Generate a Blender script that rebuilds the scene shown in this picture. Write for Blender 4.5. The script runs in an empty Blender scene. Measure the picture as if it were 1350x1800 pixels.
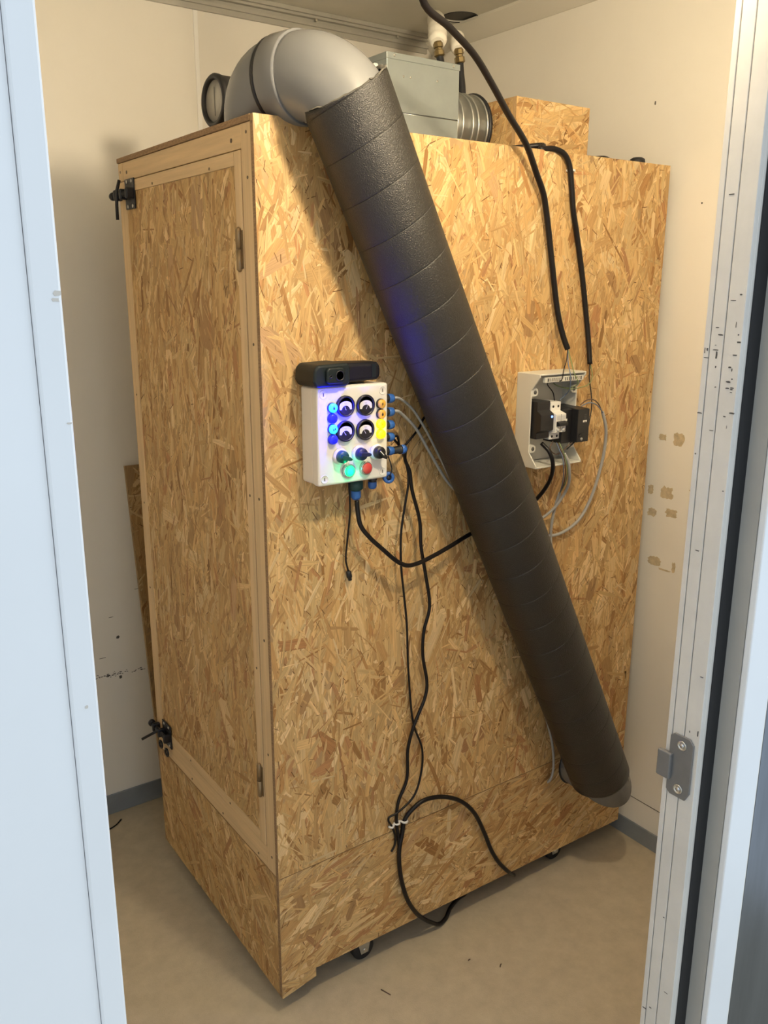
import bpy, math, random
from mathutils import Vector, Matrix

# ------------------------------------------------------------------ camera
F = 1514.05
CAM = Vector((-0.80508, -1.55559, 1.73339))
RX = Vector((0.81530, -0.57903, 0.00196))      # image right
RY = Vector((-0.14516, -0.20767, -0.96737))    # image down
RZ = Vector((0.56055, 0.78841, -0.25337))      # view direction
scn = bpy.context.scene
col = scn.collection
cd = bpy.data.cameras.new('camera')
cam = bpy.data.objects.new('camera', cd)
col.objects.link(cam)
cd.sensor_fit = 'VERTICAL'
cd.sensor_height = 36.0
cd.lens = F / 1800.0 * 36.0
cd.clip_start = 0.02
m = Matrix((( RX.x, -RY.x, -RZ.x, CAM.x), (RX.y, -RY.y, -RZ.y, CAM.y), (RX.z, -RY.z, -RZ.z, CAM.z), (0, 0, 0, 1)))
cam.matrix_world = m
scn.camera = cam

# ------------------------------------------------------------------ world, added daylight, exposure
w = bpy.data.worlds.new('world')
scn.world = w
w.use_nodes = True
w.node_tree.nodes['Background'].inputs[0].default_value = (0.78, 0.89, 1.0, 1)
w.node_tree.nodes['Background'].inputs[1].default_value = 0.92
scn.view_settings.view_transform = 'Standard'
scn.view_settings.look = 'None'
scn.view_settings.gamma = 1.0
scn.view_settings.exposure = 0.25
try:
    scn.view_settings.use_curve_mapping = False
except Exception:
    pass
# added area light outside the doorway, standing in for assumed daylight
ld = bpy.data.lights.new('added_daylight', 'AREA')
ld.shape = 'RECTANGLE'; ld.size = 2.4; ld.size_y = 1.6
ld.energy = 30.0
ld.color = (0.70, 0.84, 1.0)
lo = bpy.data.objects.new('added_daylight', ld)
lo.location = (3.6, -3.1, 1.6)
d = Vector((-0.7, -0.95, 1.1)) - Vector(lo.location)
lo.rotation_euler = d.to_track_quat('-Z', 'Y').to_euler()
col.objects.link(lo)
LAMP_POS = (0.20, -0.77, 2.31)  # assumed lamp above the doorway, position worked out from shadows
LAMP_STRENGTH = 400.0
LAMP_COLOR = (1.0, 0.82, 0.56)

# ------------------------------------------------------------------ measuring helpers
def ray(u, v):
    return RX * ((u - 675) / F) + RY * ((v - 900) / F) + RZ
def PY(u, v, y):
    d = ray(u, v); return CAM + d * ((y - CAM.y) / d.y)
def PX(u, v, x):
    d = ray(u, v); return CAM + d * ((x - CAM.x) / d.x)

# ------------------------------------------------------------------ materials
MATS = {}
def mat(name, color, rough=0.5, metal=0.0, emit=None, estr=0.0, noise=0.0, nscale=30, bump=0.0, bscale=200, spec=0.5, stretch=None):
    if name in MATS: return MATS[name]
    M = bpy.data.materials.new(name); M.use_nodes = True
    nt = M.node_tree; b = nt.nodes['Principled BSDF']
    b.inputs['Base Color'].default_value = (*color, 1)
    b.inputs['Roughness'].default_value = rough
    b.inputs['Metallic'].default_value = metal
    b.inputs['Specular IOR Level'].default_value = spec
    if emit:
        b.inputs['Emission Color'].default_value = (*emit, 1)
        b.inputs['Emission Strength'].default_value = estr
    if noise or bump:
        tc = nt.nodes.new('ShaderNodeTexCoord')
        mp = nt.nodes.new('ShaderNodeMapping')
        if stretch: mp.inputs['Scale'].default_value = stretch
        nt.links.new(tc.outputs['Object'], mp.inputs['Vector'])
    if noise:
        n = nt.nodes.new('ShaderNodeTexNoise'); n.inputs['Scale'].default_value = nscale; n.inputs['Detail'].default_value = 6
        n.inputs['Roughness'].default_value = 0.65
        nt.links.new(mp.outputs[0], n.inputs['Vector'])
        r = nt.nodes.new('ShaderNodeMapRange')
        r.inputs[1].default_value = 0.25; r.inputs[2].default_value = 0.75
        r.inputs[3].default_value = 1 - noise; r.inputs[4].default_value = 1 + noise
        nt.links.new(n.outputs['Fac'], r.inputs[0])
        mx = nt.nodes.new('ShaderNodeMix'); mx.data_type = 'RGBA'; mx.blend_type = 'MULTIPLY'
        mx.inputs[0].default_value = 1.0
        mx.inputs[6].default_value = (*color, 1)
        nt.links.new(r.outputs[0], mx.inputs[7])
        nt.links.new(mx.outputs[2], b.inputs['Base Color'])
    if bump:
        n2 = nt.nodes.new('ShaderNodeTexNoise'); n2.inputs['Scale'].default_value = bscale; n2.inputs['Detail'].default_value = 4
        nt.links.new(mp.outputs[0], n2.inputs['Vector'])
        bp = nt.nodes.new('ShaderNodeBump'); bp.inputs['Strength'].default_value = bump; bp.inputs['Distance'].default_value = 0.002
        nt.links.new(n2.outputs['Fac'], bp.inputs['Height'])
        nt.links.new(bp.outputs[0], b.inputs['Normal'])
    MATS[name] = M
    return M

def osb_material():
    M = bpy.data.materials.new('osb_strands'); M.use_nodes = True
    nt = M.node_tree; b = nt.nodes['Principled BSDF']
    at = nt.nodes.new('ShaderNodeAttribute'); at.attribute_name = 'Col'
    uv = nt.nodes.new('ShaderNodeUVMap'); uv.uv_map = 'grain'
    mp = nt.nodes.new('ShaderNodeMapping'); mp.inputs['Scale'].default_value = (13, 330, 1)
    nt.links.new(uv.outputs[0], mp.inputs[0])
    n = nt.nodes.new('ShaderNodeTexNoise'); n.inputs['Scale'].default_value = 1.0; n.inputs['Detail'].default_value = 5
    n.inputs['Roughness'].default_value = 0.6
    nt.links.new(mp.outputs[0], n.inputs['Vector'])
    r = nt.nodes.new('ShaderNodeMapRange')
    r.inputs[1].default_value = 0.3; r.inputs[2].default_value = 0.7; r.inputs[3].default_value = 0.72; r.inputs[4].default_value = 1.16
    nt.links.new(n.outputs['Fac'], r.inputs[0])
    mx = nt.nodes.new('ShaderNodeMix'); mx.data_type = 'RGBA'; mx.blend_type = 'MULTIPLY'; mx.inputs[0].default_value = 1
    nt.links.new(at.outputs['Color'], mx.inputs[6]); nt.links.new(r.outputs[0], mx.inputs[7])
    nt.links.new(mx.outputs[2], b.inputs['Base Color'])
    b.inputs['Roughness'].default_value = 0.55
    b.inputs['Specular IOR Level'].default_value = 0.3
    bp = nt.nodes.new('ShaderNodeBump'); bp.inputs['Strength'].default_value = 0.35; bp.inputs['Distance'].default_value = 0.001
    nt.links.new(n.outputs['Fac'], bp.inputs['Height']); nt.links.new(bp.outputs[0], b.inputs['Normal'])
    return M
OSB = osb_material()

def wood_material(name, axis, color=(0.66, 0.48, 0.27)):
    sc = {'x': (3, 60, 60), 'y': (60, 3, 60), 'z': (60, 60, 3)}[axis]
    M = mat(name, color, 0.6, noise=0.16, nscale=1.0, bump=0.15, bscale=2.0, stretch=sc)
    return M
PINE_Z = wood_material('pine_vertical', 'z')
PINE_Y = wood_material('pine_horizontal', 'y')
OSB_EDGE = mat('osb_cut_edge', (0.30, 0.19, 0.10), 0.8, noise=0.45, nscale=90, bump=0.6, bscale=150, stretch=(1, 1, 3))

def wall_material():
    M = mat('painted_wall_panel', (0.855, 0.825, 0.75), 0.42, noise=0.035, nscale=2.2, bump=0.02, bscale=60, spec=0.4)
    return M
WALL = wall_material()
CEIL = mat('ceiling_panel', (0.66, 0.64, 0.56), 0.5, noise=0.05, nscale=3)
FLOOR = mat('concrete_floor', (0.50, 0.43, 0.31), 0.75, noise=0.13, nscale=22, bump=0.25, bscale=300)
ALU = mat('aluminium_profile', (0.50, 0.49, 0.44), 0.4, 0.3, noise=0.08, nscale=8)
SKIRT = mat('grey_skirting', (0.26, 0.29, 0.32), 0.45, 0.2, noise=0.12, nscale=12)
WHITE = mat('white_frame_paint', (0.80, 0.82, 0.84), 0.4, noise=0.02, nscale=6)
JAMB = mat('worn_jamb_paint', (0.66, 0.64, 0.60), 0.45, noise=0.07, nscale=14)
JAMB2 = mat('grey_jamb_lining', (0.40, 0.39, 0.36), 0.5, noise=0.06, nscale=10)
RUBBER = mat('black_rubber', (0.012, 0.013, 0.016), 0.55)
BLACK = mat('black_plastic', (0.014, 0.014, 0.016), 0.4)
CABLE = mat('black_cable', (0.007, 0.0055, 0.006), 0.40, spec=0.35)
GREYC = mat('grey_cable', (0.36, 0.36, 0.35), 0.45)
STEEL = mat('brushed_steel', (0.17, 0.19, 0.22), 0.32, 0.9, noise=0.35, nscale=3, stretch=(3, 3, 0.4))
GALV = mat('galvanised_sheet', (0.31, 0.35, 0.35), 0.36, 0.45, noise=0.07, nscale=14)
GALV2 = mat('galvanised_ring', (0.48, 0.49, 0.47), 0.3, 0.8, noise=0.06, nscale=10)
PVC = mat('grey_pvc', (0.185, 0.190, 0.195), 0.26, noise=0.03, nscale=5)
FOAM = mat('black_foam_insulation', (0.011, 0.0098, 0.0082), 0.40, noise=0.35, nscale=240, bump=0.75, bscale=460, spec=0.75)
FOAMEDGE = mat('foam_cut_edge', (0.16, 0.15, 0.13), 0.8, noise=0.3, nscale=120)
BOXW = mat('pale_enclosure_plastic', (0.74, 0.72, 0.67), 0.38)
BOXW2 = mat('grey_white_enclosure', (0.66, 0.65, 0.58), 0.42)
BLUEP = mat('blue_gland_nylon', (0.03, 0.12, 0.42), 0.4)
BRASS = mat('brass', (0.26, 0.20, 0.10), 0.32, 0.85)
ZINC = mat('zinc_screw', (0.62, 0.60, 0.55), 0.3, 0.9)
DARKMETAL = mat('black_iron_latch', (0.02, 0.021, 0.025), 0.35, 0.4)
CHROME = mat('chrome_ring', (0.62, 0.63, 0.65), 0.22, 0.9)
WHITEP = mat('white_plastic', (0.80, 0.79, 0.75), 0.45)
GREYPLATE = mat('grey_strike_plate', (0.20, 0.20, 0.20), 0.45, 0.35, noise=0.08, nscale=20)

# ------------------------------------------------------------------ mesh builder
class MB:
    def __init__(self): self.v = []; self.f = []; self.s = []
    def add(self, vs, fs, smooth=False):
        o = len(self.v); self.v += [tuple(p) for p in vs]
        for f in fs: self.f.append(tuple(i + o for i in f)); self.s.append(smooth)
        return self
    def box(self, a, b):
        x0, y0, z0 = (min(a[i], b[i]) for i in range(3)); x1, y1, z1 = (max(a[i], b[i]) for i in range(3))
        vs = [(x0,y0,z0),(x1,y0,z0),(x1,y1,z0),(x0,y1,z0),(x0,y0,z1),(x1,y0,z1),(x1,y1,z1),(x0,y1,z1)]
        return self.add(vs, [(0,3,2,1),(4,5,6,7),(0,1,5,4),(1,2,6,5),(2,3,7,6),(3,0,4,7)])
    def prism(self, poly, axis, a, b):
        # poly: list of 2d points in the plane normal to axis
        def P(p, t):
            if axis == 'x': return (t, p[0], p[1])
            if axis == 'y': return (p[0], t, p[1])
            return (p[0], p[1], t)
        n = len(poly); vs = [P(p, a) for p in poly] + [P(p, b) for p in poly]
        fs = [tuple(range(n - 1, -1, -1)), tuple(range(n, 2 * n))]
        fs += [(i, (i + 1) % n, n + (i + 1) % n, n + i) for i in range(n)]
        return self.add(vs, fs)
    def lathe(self, prof, origin, axis, seg=28, smooth=True):
        # prof: list of (radius, distance along axis)
        ax = Vector(axis).normalized()
        t = Vector((0, 0, 1)) if abs(ax.z) < 0.9 else Vector((1, 0, 0))
        u = ax.cross(t).normalized(); w_ = ax.cross(u)
        o = Vector(origin); vs = []; fs = []
        for r, h in prof:
            for k in range(seg):
                a = 2 * math.pi * k / seg
                vs.append(o + ax * h + (u * math.cos(a) + w_ * math.sin(a)) * r)
        for i in range(len(prof) - 1):
            for k in range(seg):
                k2 = (k + 1) % seg
                fs.append((i * seg + k, i * seg + k2, (i + 1) * seg + k2, (i + 1) * seg + k))
        self.add(vs, fs, smooth)
        caps = []
        if prof[0][0] > 1e-6: caps.append(tuple(range(seg - 1, -1, -1)))
        if prof[-1][0] > 1e-6: caps.append(tuple((len(prof) - 1) * seg + k for k in range(seg)))
        if caps:
            o2 = len(self.v) - len(vs)
            for c in caps: self.f.append(tuple(i + o2 for i in c)); self.s.append(False)
        return self
    def cyl(self, p0, p1, r, seg=24):
        p0, p1 = Vector(p0), Vector(p1)
        return self.lathe([(r, 0), (r, (p1 - p0).length)], p0, p1 - p0, seg)
    def tube(self, pts, r, seg=12, cap=True, smooth=True):
        pts = [Vector(p) for p in pts]; n = len(pts)
        rs = r if isinstance(r, (list, tuple)) else [r] * n
        tg = []
        for i in range(n):
            a = pts[max(i - 1, 0)]; b = pts[min(i + 1, n - 1)]
            tg.append((b - a).normalized())
        t0 = tg[0]; ref = Vector((0, 0, 1)) if abs(t0.z) < 0.9 else Vector((1, 0, 0))
        nrm = (ref - t0 * ref.dot(t0)).normalized()
        vs = []
        for i in range(n):
            nrm = (nrm - tg[i] * nrm.dot(tg[i])).normalized()
            bn = tg[i].cross(nrm)
            for k in range(seg):
                a = 2 * math.pi * k / seg
                vs.append(pts[i] + (nrm * math.cos(a) + bn * math.sin(a)) * rs[i])
        fs = []
        for i in range(n - 1):
            for k in range(seg):
                k2 = (k + 1) % seg
                fs.append((i * seg + k, i * seg + k2, (i + 1) * seg + k2, (i + 1) * seg + k))
        self.add(vs, fs, smooth)
        if cap:
            o2 = len(self.v) - len(vs)
            self.f.append(tuple(o2 + k for k in range(seg - 1, -1, -1))); self.s.append(False)
            self.f.append(tuple(o2 + (n - 1) * seg + k for k in range(seg))); self.s.append(False)
        return self
    def mesh(self, name):
        me = bpy.data.meshes.new(name)
        me.from_pydata(self.v, [], self.f)
        me.polygons.foreach_set('use_smooth', self.s)
        me.update()
        return me
    def build(self, name, material, parent=None, bevel=0.0, loc=None, bseg=2):
        me = self.mesh(name); me.materials.append(material)
        return place(name, me, parent, bevel, loc, bseg)

def place(name, me, parent=None, bevel=0.0, loc=None, bseg=2):
    o = bpy.data.objects.new(name, me); col.objects.link(o)
    if loc is not None: o.location = loc
    if parent is not None:
        o.parent = parent
        if parent.type == 'EMPTY':
            o.matrix_parent_inverse = Matrix.Translation(parent.location).inverted()
    if bevel:
        b = o.modifiers.new('bevel', 'BEVEL'); b.width = bevel; b.segments = bseg; b.limit_method = 'ANGLE'
        b.angle_limit = math.radians(40); b.harden_normals = False
    return o

def tag(o, label, cat, group=None):
    o['label'] = label; o['category'] = cat
    if group: o['group'] = group
    return o
def struct(o, label=None, cat=None):
    o['kind'] = 'structure'
    if label: o['label'] = label
    if cat: o['category'] = cat
    return o
def empty(name, loc, label, cat, group=None):
    e = bpy.data.objects.new(name, None); e.location = loc; e.empty_display_size = 0.05
    col.objects.link(e)
    return tag(e, label, cat, group)

def spline(pts, sub=8):
    P = [Vector(p) for p in pts]; out = []
    for i in range(len(P) - 1):
        p0 = P[i - 1] if i > 0 else P[i] * 2 - P[i + 1]
        p1, p2 = P[i], P[i + 1]
        p3 = P[i + 2] if i + 2 < len(P) else P[i + 1] * 2 - P[i]
        # centripetal Catmull-Rom
        t1 = max((p1 - p0).length, 1e-5) ** 0.5; t2 = t1 + max((p2 - p1).length, 1e-5) ** 0.5; t3 = t2 + max((p3 - p2).length, 1e-5) ** 0.5
        for k in range(sub):
            t = t1 + (t2 - t1) * k / sub
            A1 = p0 * ((t1 - t) / t1) + p1 * (t / t1)
            A2 = p1 * ((t2 - t) / (t2 - t1)) + p2 * ((t - t1) / (t2 - t1))
            A3 = p2 * ((t3 - t) / (t3 - t2)) + p3 * ((t - t2) / (t3 - t2))
            B1 = A1 * ((t2 - t) / t2) + A2 * (t / t2)
            B2 = A2 * ((t3 - t) / (t3 - t1)) + A3 * ((t - t1) / (t3 - t1))
            out.append(B1 * ((t2 - t) / (t2 - t1)) + B2 * ((t - t1) / (t2 - t1)))
    out.append(P[-1])
    return out

# OSB board: slab plus its pressed wood strands as low relief on the visible face
PAL = [((0.68, 0.50, 0.275), 4.5), ((0.62, 0.44, 0.225), 8), ((0.57, 0.385, 0.185), 8), ((0.51, 0.325, 0.15), 5),
       ((0.42, 0.24, 0.10), 1.3), ((0.46, 0.255, 0.125), 1.3), ((0.33, 0.18, 0.07), 0.5), ((0.75, 0.58, 0.35), 2.2)]
def osb_board(name, o, u, v, w_, h, th, lean, seed, parent, dens=1.0, spread=32, hole=None, tone=1.0, cut=(0, 0), extra=()):
    """o: corner of visible face; u, v: unit directions on the face, u x v = outward normal"""
    rnd = random.Random(seed)
    o, u, v = Vector(o), Vector(u), Vector(v); n = u.cross(v)
    V = []; Fc = []; C = []; G = []
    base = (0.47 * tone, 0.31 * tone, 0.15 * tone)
    pts = [(0, cut[0]), (w_, cut[1]), (w_, h), (0, h)]
    vs = [o + u * a + v * b for a, b in pts] + [o + u * a + v * b - n * th for a, b in pts]
    V += vs
    for f in [(0,1,2,3), (7,6,5,4), (0,4,5,1), (1,5,6,2), (2,6,7,3), (3,7,4,0)]:
        Fc.append(f)
        for _ in f: C.append((*base, 1)); G.append((rnd.random(), rnd.random()))
    cols = [(c[0] * 1.02, c[1] * .965, c[2] * .84) for c, _ in PAL]; wt = [k for _, k in PAL]
    area = w_ * h
    kinds = [(480, 0.080, 0.180, 0.012, 0.040, 0.00, 0.45, None), (1300, 0.045, 0.14, 0.005, 0.015, 0.10, 0.56, None),
             (1700, 0.018, 0.08, 0.0018, 0.0055, 0.20, 0.60, None), (560, 0.005, 0.030, 0.0008, 0.0022, 0.35, 0.62, (0.17, 0.085, 0.03))]  # last kind: dark slivers painting small gaps and shadows between the strands
    def emit(poly, cu, cv, ca, sa, zc, ta, tb, cc, g0, g1):
        i0 = len(V)
        for a, b in poly:
            pu = min(max(cu + a * ca - b * sa, 0), w_); pv = min(max(cv + a * sa + b * ca, cut[0] + (cut[1] - cut[0]) * pu / w_), h)
            V.append(o + u * pu + v * pv + n * (zc + 0.0001 + max(-zc, a * ta + b * tb)))
        Fc.append(tuple(range(i0, i0 + len(poly))))
        for a, b in poly: C.append(cc); G.append((a + g0, b + g1))
    for ki, (cnt, l0, l1, w0, w1, z0, z1, fix) in enumerate(kinds):
        for _ in range(int(cnt * area * dens)):
            L = rnd.uniform(l0, l1); W = rnd.uniform(w0, w1)
            sg = spread * (1.5 if ki >= 2 else 1.0)
            ang = math.radians(lean + rnd.gauss(0, sg) + (90 if rnd.random() < 0.05 else 0))
            cu, cv = rnd.uniform(0, w_), rnd.uniform(0, h)
            if hole and (cu - hole[0]) ** 2 + (cv - hole[1]) ** 2 < (hole[2] * 0.6) ** 2: continue
            ca, sa = math.cos(ang), math.sin(ang)
            t1_, t2_ = (rnd.uniform(.25, .9), rnd.uniform(.25, .9)) if rnd.random() < .3 else (rnd.uniform(.75, 1), rnd.uniform(.75, 1))
            sk = rnd.uniform(-0.5, 0.5) * W; bow = rnd.uniform(-0.22, 0.22) * W
            e0, e1_ = rnd.uniform(0, .12) * L, rnd.uniform(0, .12) * L
            poly = [(-L/2 + e0, -W/2 * t1_), (-L * .1, -W/2 + bow), (L * .2, -W/2 + bow * .8), (L/2 - rnd.uniform(0, .1) * L, -W/2 * t2_),
                    (L/2, sk * .4), (L/2 - e1_, W/2 * t2_), (L * .1, W/2 + bow), (-L * .2, W/2 + bow * .8), (-L/2 + rnd.uniform(0, .1) * L, W/2 * t1_), (-L/2, -sk * .5)]
            zc = rnd.uniform(z0, z1) * 0.001; ta = rnd.uniform(-1, 1) * 0.0030; tb = rnd.uniform(-1, 1) * 0.008
            c = fix or rnd.choices(cols, wt)[0]
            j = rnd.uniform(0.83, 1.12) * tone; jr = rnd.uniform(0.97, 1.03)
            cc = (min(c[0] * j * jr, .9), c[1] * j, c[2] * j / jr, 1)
            g0, g1 = rnd.random() * 9, rnd.random() * 9
            emit(poly, cu, cv, ca, sa, zc, ta, tb, cc, g0, g1)
            if ki < 2 and rnd.random() < .45:      # thin edge shadow painted along one side of the strand
                sd = rnd.choice((-1, 1)); f0, f1 = sorted((rnd.uniform(-.45, .45), rnd.uniform(-.45, .45))); th_ = rnd.uniform(.0005, .0013)
                y_ = sd * W / 2 + bow * .8
                emit([(L * f0, y_), (L * (f0 * .5 + f1 * .5), y_ - th_ * .6), (L * f1, y_), (L * (f0 * .4 + f1 * .6), y_ + th_ * .6)], cu, cv, ca, sa, zc + .00008, ta, tb, (.20 * tone, .105 * tone, .04 * tone, 1), g0, g1)
    for (cu, cv, L, W, deg, c) in extra:
        ca, sa = math.cos(math.radians(deg)), math.sin(math.radians(deg))
        q = lambda k: rnd.uniform(0, k)
        poly = [(-L/2 + q(.08) * L, -W/2), (-L * .1, -W/2 * rnd.uniform(.9, 1.05)), (L * .25, -W/2 * rnd.uniform(.85, 1.0)), (L/2 - q(.2) * L, -W * .45), (L/2 - q(.1) * L, -W * .1), (L/2, W * rnd.uniform(0, .2)),
                (L/2 - q(.25) * L, W * .47), (L * .1, W/2), (-L * .25, W/2 * rnd.uniform(.8, 1)), (-L/2 + q(.2) * L, W * .45), (-L/2 + q(.1) * L, W * .1), (-L/2, -W * .1)]
        emit(poly, cu, cv, ca, sa, .00050, rnd.uniform(-.002, .002), rnd.uniform(-.006, .006), (*c, 1), rnd.random() * 9, rnd.random() * 9)
    me = bpy.data.meshes.new(name)
    me.from_pydata([tuple(p) for p in V], [], Fc)
    ca_ = me.color_attributes.new('Col', 'FLOAT_COLOR', 'CORNER')
    ca_.data.foreach_set('color', [x for c in C for x in c])
    uvl = me.uv_layers.new(name='grain')
    uvl.data.foreach_set('uv', [x for g in G for x in g])
    me.materials.append(OSB); me.update()
    return place(name, me, parent)

# ================================================================== THE ROOM
XW, YB, ZC = 1.27, 1.075, 2.575         # right wall, back wall, ceiling
XL, YF, YO = -0.80, -0.835, -0.925      # left wall, front wall inside / outside
OX0, OX1 = -0.634, 0.29                 # doorway
struct(MB().box((-5, -5, -0.06), (XW + .1, YB + .1, 0)).build('floor', FLOOR), 'beige concrete floor', 'floor')
wb = struct(MB().box((XL - .1, YB, 0), (XW + .1, YB + .08, ZC + .1)).build('wall_back', WALL), 'cream panel wall behind the cabinet', 'wall')
wr = struct(MB().box((XW, YO, 0), (XW + .08, YB, ZC + .1)).build('wall_right', WALL), 'cream panel wall to the right of the cabinet', 'wall')
struct(MB().box((XL - .08, YO, 0), (XL, YB, ZC + .1)).build('wall_left', WALL), 'cream wall panel left of the doorway', 'wall')
wf = MB()
wf.box((XL - 2.0, YO, 0), (OX0 - 0.03, YF, ZC + .1)); wf.box((OX1 + .03, YO, 0), (XW + .08, YF, ZC + .1))
wf.box((OX0 - .03, YO, 2.24), (OX1 + .03, YF, ZC + .1))
wfo = struct(wf.build('wall_front', WALL), 'cream wall with the doorway', 'wall')
# ceiling with the round opening
hc, hr = (1.185, 0.825), 0.056
cm = MB(); N = 48
xa, xb, ya, yb_ = XL, XW, YF, YB
inner = []; outer = []
for k in range(N):
    a = 2 * math.pi * (k + .5) / N; dx, dy = math.cos(a), math.sin(a)
    inner.append((hc[0] + dx * hr, hc[1] + dy * hr, ZC))
    t = min(((xb - hc[0]) / dx if dx > 0 else (xa - hc[0]) / dx), ((yb_ - hc[1]) / dy if dy > 0 else (ya - hc[1]) / dy))
    outer.append([hc[0] + dx * t, hc[1] + dy * t, ZC])
for cx_, cy_ in ((xa, ya), (xb, ya), (xb, yb_), (xa, yb_)):
    j = min(range(N), key=lambda i: (outer[i][0] - cx_) ** 2 + (outer[i][1] - cy_) ** 2); outer[j] = [cx_, cy_, ZC]
cm.add(inner + outer, [(k, N + k, N + (k + 1) % N, (k + 1) % N) for k in range(N)])
up = [(x, y, ZC + .1) for x, y, z in inner]
cm.add(inner + up, [(k, (k + 1) % N, N + (k + 1) % N, N + k) for k in range(N)], True)
ceil = struct(cm.build('ceiling', CEIL), 'beige grey ceiling with a round opening', 'ceiling')
MB().lathe([(hr - .001, 0.004), (hr - .001, 0.30), (0, 0.30)], (hc[0], hc[1], ZC), (0, 0, 1), 40).build('vent_tube', mat('dark_vent_tube', (0.06, 0.055, 0.05), 0.6), ceil)
tr = MB()
for k in range(40):
    a = 2 * math.pi * k / 40
ringpts = [(hc[0] + math.cos(2 * math.pi * k / 40) * (hr + .001), hc[1] + math.sin(2 * math.pi * k / 40) * (hr + .001), ZC - .0005) for k in range(41)]
MB().tube(ringpts, 0.0016, 6, False).build('opening_rim', BLACK, ceil)
# unseen slab added above so no daylight leaks in
struct(MB().box((XL - .1, YO, ZC + .32), (XW + .1, YB + .1, ZC + .40)).build('daylight_block', ALU), 'unseen slab added above the ceiling to block daylight', 'light blocker')

# skirtings, corner profiles
struct(MB().box((XL, YB - .006, 0), (XW, YB, .072)).build('baseboard_back', SKIRT, bevel=.002), 'grey metal skirting along the back wall', 'baseboard')
struct(MB().box((XW - .006, YF, 0), (XW, YB - .006, .06)).build('baseboard_right', SKIRT, bevel=.002), 'grey metal skirting along the right wall', 'baseboard')
prof = MB()
prof.box((XL, YB - .010, ZC - .055), (XW - .03, YB, ZC)); prof.box((XL, YB - .035, ZC - .012), (XW - .03, YB - .01, ZC))
prof.box((XL, YB - .018, ZC - .040), (XW - .03, YB - .008, ZC - .030)); prof.box((XL, YB - .026, ZC - .020), (XW - .03, YB - .008, ZC - .012))
t1 = struct(prof.build('trim_1', ALU, bevel=.001), 'ribbed metal profile where back wall meets ceiling', 'trim')
for x in (.40, .78, 1.1):
    MB().lathe([(.005, 0), (.005, .002), (.003, .0035), (0, .0035)], (x, YB - .026, ZC - .024), (0, -1, 0), 12).build('screw_head', ZINC, t1)
cove = MB().prism([(XW, ZC - .055), (XW - .004, ZC - .055), (XW - .05, ZC - .008), (XW - .05, ZC), (XW, ZC)], 'y', YF, YB)
struct(cove.build('trim_2', mat('cream_cove', (0.74, 0.71, 0.62), 0.5)), 'cream cove strip where right wall meets ceiling', 'trim')
struct(MB().box((.370, YB - .004, .072), (.384, YB, ZC - .055)).build('trim_3', mat('white_joint_strip', (0.93, 0.92, 0.88), 0.35), bevel=.0015), 'white vertical joint strip on the back wall', 'trim')
struct(MB().box((XW - .0008, YF, .1435), (XW + .001, YB, .1455)).build('trim_4', mat('dark_joint', (0.10, 0.085, 0.06), 0.8)), 'thin dark horizontal joint low on right wall', 'trim')

# glue residue and marks on the walls (flat smears of adhesive)
GLUE = mat('dried_glue', (0.57, 0.475, 0.31), 0.85, noise=0.25, nscale=60)
def blob(rnd, w_, h, n=22, rag=.35):
    out = []
    for k in range(n):
        a = 2 * math.pi * k / n; c, s = math.cos(a), math.sin(a)
        q = 1 / max(abs(c), abs(s)) ; q = min(q, 1.25)
        out.append((c * q * w_ / 2 * rnd.uniform(1 - rag, 1), s * q * h / 2 * rnd.uniform(1 - rag, 1)))
    return out
rg = random.Random(5)
for (uu, vv, ww, hh) in ((1194, 772, .040, .042), (1165, 768, .032, .020), (1172, 866, .050, .040), (1144, 860, .022, .030), (1180, 903, .046, .030),
                         (1146, 900, .034, .028), (1150, 986, .050, .032), (1184, 998, .014, .034), (1213, 862, .006, .006), (1167, 1002, .05, .006)):
    c = PX(uu, vv, XW)
    MB().prism([(c.y + a, c.z + b) for a, b in blob(rg, ww, hh)], 'x', XW + .001, XW - .0006).build('glue_residue', GLUE, wr)
SMUDGE_HOLE = mat('dark_scuff_hole', (0.10, 0.095, 0.085), 0.9)
def wall_mark(uu, vv, ww, hh):
    c = PY(uu, vv, YB)
    MB().prism([(c.x + a, c.z + b) for a, b in blob(rg, ww, hh, 12)], 'y', YB + .001, YB - .0005).build('scuff_or_hole', SMUDGE_HOLE, wb)
wall_mark(207, 1120, .012, .012); wall_mark(212, 1190, .011, .012); wall_mark(195, 1085, .018, .002); wall_mark(180, 1157, .028, .002)  # first two: screw holes, their depth painted as flat dark discs
wall_mark(240, 1035, .018, .0015)
for k in range(70):
    t = rg.random(); uu = 166 + t * 92; vv = 1193 - t * 20 + rg.gauss(0, 2.2)
    if rg.random() < 0.35 + .5 * (1 - t): wall_mark(uu, vv, rg.uniform(.003, .010), rg.uniform(.0015, .004))
def right_mark(uu, vv, ww, hh):
    c = PX(uu, vv, XW)
    MB().prism([(c.y + a, c.z + b) for a, b in blob(rg, ww, hh, 10)], 'x', XW + .001, XW - .0005).build('scuff_or_hole', SMUDGE_HOLE, wr)
right_mark(1152, 181, .005, .012); right_mark(1234, 357, .005, .006)

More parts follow.
